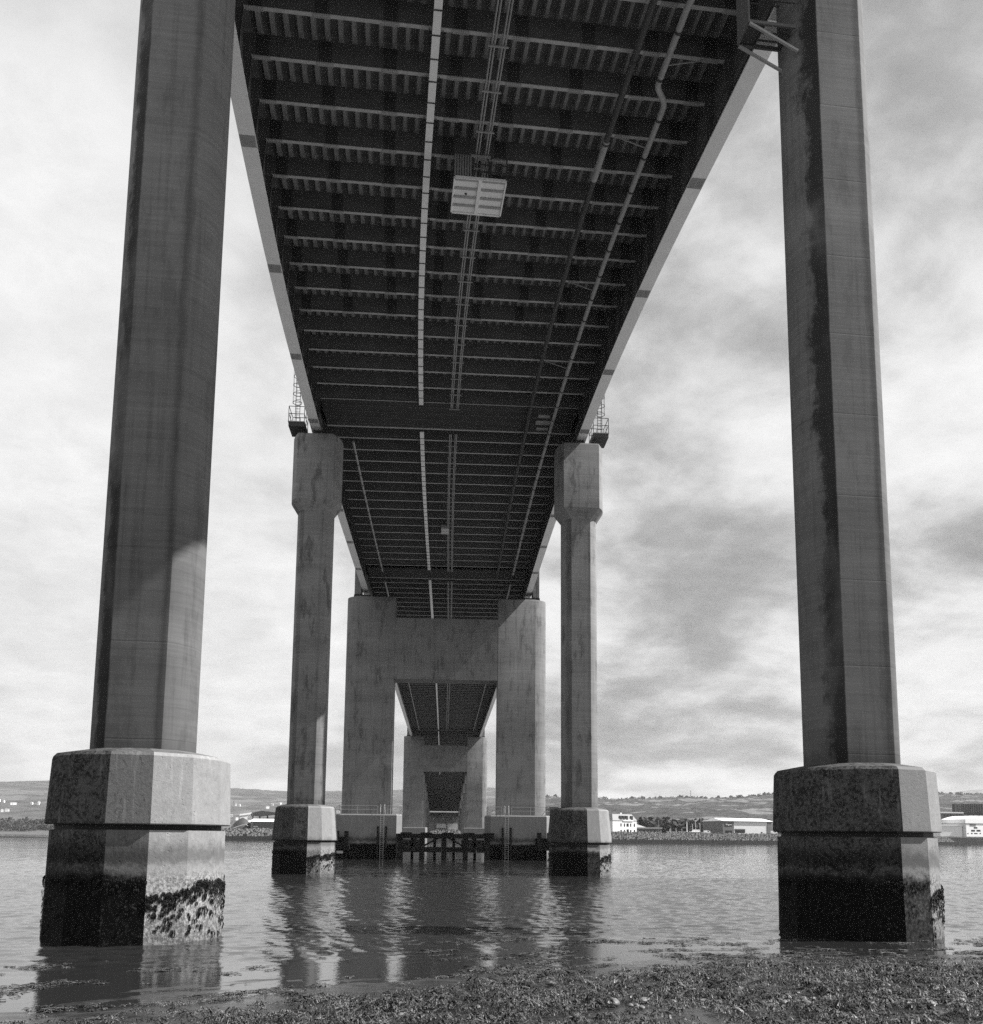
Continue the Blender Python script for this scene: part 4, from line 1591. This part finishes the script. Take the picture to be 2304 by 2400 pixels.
MB().box(260.9, 294.0, 0.3, 28, 6.0, 16.4).obj('wall', MT['pale_wall'], wh)
MB().box(251.4, 260.898, 0, 28, 6.0, 16.4).obj('end_bay', MT['grey_wall'], wh)
MB().add([(251.0, -0.6, 16.402), (294.4, -0.6, 16.402), (294.4, 28.5, 16.402), (251.0, 28.5, 16.402), (251.0, -0.6, 16.7), (294.4, -0.6, 16.7), (294.4, 14, 18.9), (252.6, 14, 18.9), (294.4, 28.5, 16.7), (251.0, 28.5, 16.7)],
         [(3, 2, 1, 0), (0, 1, 5, 4), (4, 5, 6, 7), (7, 6, 8, 9), (2, 3, 9, 8), (1, 2, 8, 6, 5), (0, 4, 7, 9, 3)]).obj('roof', MT['white_roof'], wh)
MB().box(289.6, 293.5, -0.1, 0.29, 6.2, 16.3).obj('corner_panel', MT['grey_wall'], wh)
sgn = MB().box(253.1, 259.5, -0.2, -0.004, 12.8, 14.9).obj('sign', MT['black'], wh)
tcu = bpy.data.curves.new('sign_text', 'FONT')
tcu.body = 'Magnet'
tcu.size = 1.75
tcu.align_x = 'CENTER'
tcu.extrude = 0.03
tmp_ = bpy.data.objects.new('lettering_curve', tcu)
tme_ = bpy.data.meshes.new_from_object(tmp_)
bpy.data.objects.remove(tmp_)
tx_ = bpy.data.objects.new('lettering', tme_)
COL.objects.link(tx_)
tx_.parent = sgn
tx_.location = (256.3, -0.25, 13.35)
tx_.rotation_euler = (R(90), 0, 0)
tme_.materials.clear()
tme_.materials.append(MT['white_wall'])
add_windows(wh, [(261.8 + 1.45 * k, 263.1 + 1.45 * k, 7.9, 10.0) for k in range(6)], 0.3)
MB().box(261.7, 270.4, 0.05, 0.297, 10.1, 10.9).obj('fascia', MT['grey_wall'], wh)
add_windows(wh, [(253.5 + 1.45 * k, 254.7 + 1.45 * k, 7.9, 9.6) for k in range(4)], 0)
add_windows(wh, [(284.0, 285.4, 7.9, 8.7)], 0.3)
rb_ = thing('industrial_unit', 'pale shed with rounded white roof and small dark windows at right edge', 'building', (0, 700, 0))
MB().box(471.5, 505, 0, 22, 7.0, 17.8).obj('wall', MT['pale_wall'], rb_)
MB().box(470.3, 506, -0.6, 22.6, 17.802, 21.0).obj('fascia', MT['pale_wall'], rb_)
mb = MB()
arc = [(470.3 + 35.7 * i / 14, 21.002 + 3.0 * math.sin(math.pi * i / 14)) for i in range(15)]
mb.loft([[(x, y, z) for x, z in arc] for y in (-0.6, 22.6)])
mb.obj('roof', MT['white_roof'], rb_, 40)
add_windows(rb_, [(480.2, 484.1, 13.6, 14.8), (477.1, 481.3, 11.2, 12.5), (483.2, 487.6, 11.3, 12.6), (472.6, 474.0, 9.2, 9.8), (476.8, 478.4, 9.2, 10.0), (480.2, 484.0, 9.3, 10.0), (486.5, 488.0, 9.3, 10.0)], 0)
MB().box(475.7, 482.4, -0.12, -0.004, 15.3, 17.2).obj('sign', MT['grey_wall'], rb_)
lo_ = thing('low_annexe', 'low pale annexe with flat roof at the right edge of the far bank', 'building', (0, 700, 0))
MB().box(452, 471.2, 0, 14, 7.0, 15.5).obj('wall', MT['pale_wall'], lo_)
MB().box(451, 471.3, -0.5, 14.5, 15.502, 16.6).obj('roof', MT['white_roof'], lo_)
of = thing('office_block', 'grey office block with rows of windows behind the pale sheds', 'building', (0, 900, 0))
MB().box(580, 609, 0, 14, 8, 32).obj('wall', MT['grey_wall'], of)
MB().box(579, 608, -0.6, 14, 32.002, 33.3).obj('roof', MT['white_roof'], of)
add_windows(of, [(586 + 3.4 * k, 588.2 + 3.4 * k, z, z + 2.0) for k in range(7) for z in (28.8, 24.4, 20.6)], 0)
sf = thing('steel_shed_frame', 'dark slatted tower structure with lattice ends beyond the sheds', 'building', (0, 1000, 0))
MB().box(674, 720, 0, 18, 34, 46.6).obj('dark_wall', MT['dark_wall'], sf)
for k in range(16):
    MB().box(674.5 + k * 2.8, 674.9 + k * 2.8, -0.35, -0.005, 36, 46.4).obj('slat', MT['grey_wall'], sf)
for k in range(7):
    MB().box(675 + k * 7, 676 + k * 7, 1, 2, 8, 33.998).obj('post', MT['dark_wall'], sf)
mb = MB()
for x in (665.5, 672.5):
    mb.bar((x, -0.5, 8), (x, -0.5, 46.5), 0.5)
for k in range(5):
    mb.bar((665.5, -0.5, 36 + 2.1 * k), (672.5, -0.5, 38.1 + 2.1 * k), 0.4)
    mb.bar((672.5, -0.5, 36 + 2.1 * k), (665.5, -0.5, 38.1 + 2.1 * k), 0.4)
mb.obj('lattice', MT['grey_wall'], sf)
ld = thing('open_shed', 'grey open-sided shed with dark mono-pitch roof on the far left bank', 'building', (0, 700, 0))
MB().add([(-99.5, 0, 6), (-91.5, 0, 6), (-91.5, 9, 6), (-99.5, 9, 6), (-99.5, 0, 17.0), (-91.5, 0, 18.2), (-91.5, 9, 18.2), (-99.5, 9, 17.0)], [(0, 1, 5, 4), (1, 2, 6, 5), (2, 3, 7, 6), (3, 0, 4, 7), (4, 5, 6, 7)]).obj('wall', MT['pale_wall'], ld)
MB().add([(-99.8, -.4, 17.004), (-91.2, -.4, 18.3), (-91.2, 9, 18.3), (-99.8, 9, 17.004), (-99.8, -.4, 18.3), (-91.2, -.4, 19.6), (-91.2, 9, 19.6), (-99.8, 9, 18.3)], [(3, 2, 1, 0), (0, 1, 5, 4), (1, 2, 6, 5), (2, 3, 7, 6), (3, 0, 4, 7), (4, 5, 6, 7)]).obj('fascia', MT['white_wall'], ld)
MB().add([(-91.1, -1, 17.6), (-83.5, -1, 16.9), (-70, -1, 18.6), (-70, -1, 19.4), (-84, -1, 21.0), (-91.1, -1, 19.4), (-91.1, 9, 17.6), (-83.5, 9, 16.9), (-70, 9, 18.6), (-70, 9, 19.4), (-84, 9, 21.0), (-91.1, 9, 19.4)],
         [(5, 4, 3, 2, 1, 0), (6, 7, 8, 9, 10, 11), (0, 1, 7, 6), (1, 2, 8, 7), (2, 3, 9, 8), (3, 4, 10, 9), (4, 5, 11, 10)]).obj('roof', MT['dark_wall'], ld)
for x in (-90.6, -85.6, -80, -74):
    MB().box(x, x + 1.0, 2, 3, 6, 17.3).obj('post', MT['dark_wall'], ld)
l2 = thing('flat_shed', 'grey shed with bright white roof on the far left bank', 'building', (0, 680, 0))
MB().box(-88.2, -68, 0, 12, 6, 12.7).obj('wall', MT['grey_wall'], l2)
MB().add([(-90.0, -.5, 12.702), (-67.5, -.5, 12.702), (-67.5, 12.5, 12.702), (-89, 12.5, 12.702), (-87.2, 8, 14.8), (-67.5, 8, 14.8)], [(0, 1, 5, 4), (2, 3, 4, 5), (1, 2, 5), (0, 4, 3), (3, 2, 1, 0)]).obj('roof', MT['white_roof'], l2)
MB().box(-86, -82.8, -0.1, -0.004, 8.9, 9.5).obj('window', MT['white_wall'], l2)
cv = thing('conveyor', 'pale sloping conveyor beside the white-roofed shed on the left bank', 'conveyor', (0, 660, 0))
MB().bar((-98, 0, 7.6), (-90, 0, 10.3), 0.5).bar((-90, 0, 10.3), (-88.5, 0, 10.4), 0.5).bar((-88.5, 0, 10.4), (-87.1, 0, 9.4), 0.5).obj('belt', MT['pale_wall'], cv)
for x, z in ((-95, 8.3), (-91, 9.6), (-88.2, 10)):
    MB().box(x - .1, x + .1, -.1, .1, 6.5, z).obj('leg', MT['grey_wall'], cv)
hp = thing('spoil_heap', 'dark heap of spoil behind the conveyor on the left bank', 'heap', (-95, 690, 6.5))
MB().loft([[(math.cos(k * .52) * r * (1 + .15 * math.sin(k * 3)), math.sin(k * .52) * r, z) for k in range(12)] for r, z in ((9, 0), (6, 4.5), (3, 7.5), (.5, 9))]).obj('mound', MT['dark_wall'], hp, 60)
for i, (x, z0, z1, lab) in enumerate(((-94.4, 7, 25, 'tall thin lamp post at the left of the left bank sheds'), (-82.0, 7, 20, 'tall thin lamp post in front of the white-roofed left shed'), (210.4, 8, 16.6, 'lone lamp post above the long low shed'))):
    lp = thing('lamp_post', lab, 'lamp post', (x, 640 if x < 0 else 676, 6.5))
    MB().box(-0.12, 0.12, -0.12, 0.12, 0, z1 - 6.5).box(-0.5, 0.5, -0.15, 0.15, z1 - 6.498, z1 - 6.2).obj('post', MT['galv'], lp)


def spin(o, px_, ang):
    a = R(ang)
    lx, ly = px_, 5.0
    o.location.x += lx - (lx * math.cos(a) - ly * math.sin(a))
    o.location.y += ly - (lx * math.sin(a) + ly * math.cos(a))
    o.rotation_euler.z = a


spin(hb, 177, 24)
spin(wh, 272, 11)
spin(rb_, 480, 16)
spin(sh, 202, 10)
spin(ld, -90, 12)
# boats and masts in the marina
for i, (x, top) in enumerate(((240.4, 16.6), (241.9, 16.2), (242.8, 15.4), (245.2, 14.8), (248.6, 17.6), (233.8, 11.4), (226.7, 10.6), (252.2, 16.0), (229.5, 11.8), (236.5, 11.0))):
    words_ = ['first', 'second', 'third', 'fourth', 'fifth', 'sixth', 'seventh', 'eighth', 'ninth', 'tenth']
    rank = sorted([240.4, 241.9, 242.8, 245.2, 248.6, 233.8, 226.7, 252.2, 229.5, 236.5]).index(x)
    b = thing('sailing_boat', 'laid-up boat with bare mast, %s from the left between shed and warehouse' % words_[rank], 'boat', (x, 700 + (i % 3) * 3, 7.6), 0.2, 'boats with masts on the far bank')
    MB().loft([[(-2.4, 0, 0), (0, -.5, 0), (2.4, -.3, 0), (2.4, .3, 0), (0, .5, 0)], [(-3.2, 0, 1.3), (0, -1, 1.1), (2.7, -.8, 1.1), (2.7, .8, 1.1), (0, 1, 1.1)]]).obj('hull', MT['white_wall'], b)
    MB().box(-0.09, 0.09, -0.09, 0.09, 1.1, top - 7.6).obj('mast', MT['pale_wall'], b)
pb = thing('motor_cruiser', 'pale boat hull under cover between the masts on the far bank', 'boat', (245.5, 698, 7.4))
MB().loft([[(-5, -1.2, 0), (4, -1.4, 0), (4, 1.4, 0), (-5, 1.2, 0)], [(-6.6, -1.6, 1.3), (4.4, -1.9, 1.3), (4.4, 1.9, 1.3), (-6.6, 1.6, 1.3)]]).obj('hull', MT['white_wall'], pb)
MB().loft([[(-2, -1.4, 1.302), (4.2, -1.5, 1.302), (4.2, 1.5, 1.302), (-2, 1.4, 1.302)], [(0, -1.1, 3.0), (4, -1.2, 3.0), (4, 1.2, 3.0), (0, 1.1, 3.0)]]).obj('cabin', MT['pale_wall'], pb)


def vehicle(label, x, y, z, L, H, mat):
    v = thing('parked_van', label, 'van', (x, y, z))
    MB().loft([[(-L / 2, -0.95, 0.4), (L / 2, -0.95, 0.4), (L / 2, 0.95, 0.4), (-L / 2, 0.95, 0.4)], [(-L / 2, -0.95, H * .55), (L / 2, -0.95, H * .5), (L / 2, 0.95, H * .5), (-L / 2, 0.95, H * .55)], [(-L / 2 + .1, -0.85, H), (L / 2 - 1.2, -0.85, H), (L / 2 - 1.2, 0.85, H), (-L / 2 + .1, 0.85, H)]]).obj('body', mat, v)
    for wx_ in (-L * .32, L * .32):
        MB().tube([(wx_, -1.0, 0.4), (wx_, 1.0, 0.4)], 0.38, 10).obj('wheel', MT['black'], v)
    MB().box(L * .05, L / 2 - 1.25, -0.96, -0.90, H * .6, H * .9).obj('window', MT['glass'], v)


vehicle('white van parked on the bank left of the long warehouse', 237.6, 648, 6.9, 5.0, 2.4, MT['white_wall'])
vehicle('pale van parked at the right end of the long warehouse', 289.0, 650, 7.0, 5.0, 2.5, MT['pale_wall'])
db = thing('water_tower', 'dark flat-roofed building just right of the near portal', 'building', (133, 700, 0))
MB().box(-4, 5, 0, 6, 5, 24.5).obj('wall', MT['grey_wall'], db)
MB().box(-5, 6, -.6, 6.6, 24.502, 26.5).obj('roof', MT['dark_wall'], db)
mk = thing('radio_mast', 'thin lattice mast on the skyline of the right hill', 'mast', (1213, 3480, 150))
for sx in (-2, 2):
    MB().bar((sx, 0, 0), (sx * .3, 0, 40), 0.7).obj('strut', MT['grey_wall'], mk)
for k in range(5):
    MB().bar((-1.8 + .3 * k, 0, 5 + 7 * k), (1.8 - .3 * k, 0, 9 + 7 * k), 0.5).obj('brace', MT['grey_wall'], mk)

# ------------------------------------------------------------------ haze
HAZE = 0.00004
hz = MB().box(-12000, 14000, -300, 14500, -4.2, 900)
hzm = bpy.data.materials.new('haze')
hzm.use_nodes = True
hzm.node_tree.nodes.clear()
ho = hzm.node_tree.nodes.new('ShaderNodeOutputMaterial')
hv = hzm.node_tree.nodes.new('ShaderNodeVolumePrincipled')
hv.inputs['Color'].default_value = (0.95, 0.95, 0.95, 1)
hv.inputs['Density'].default_value = HAZE
hv.inputs['Anisotropy'].default_value = 0.1
hzm.node_tree.links.new(hv.outputs[0], ho.inputs['Volume'])
ho_ = hz.obj('haze', hzm)
ho_['kind'] = 'stuff'
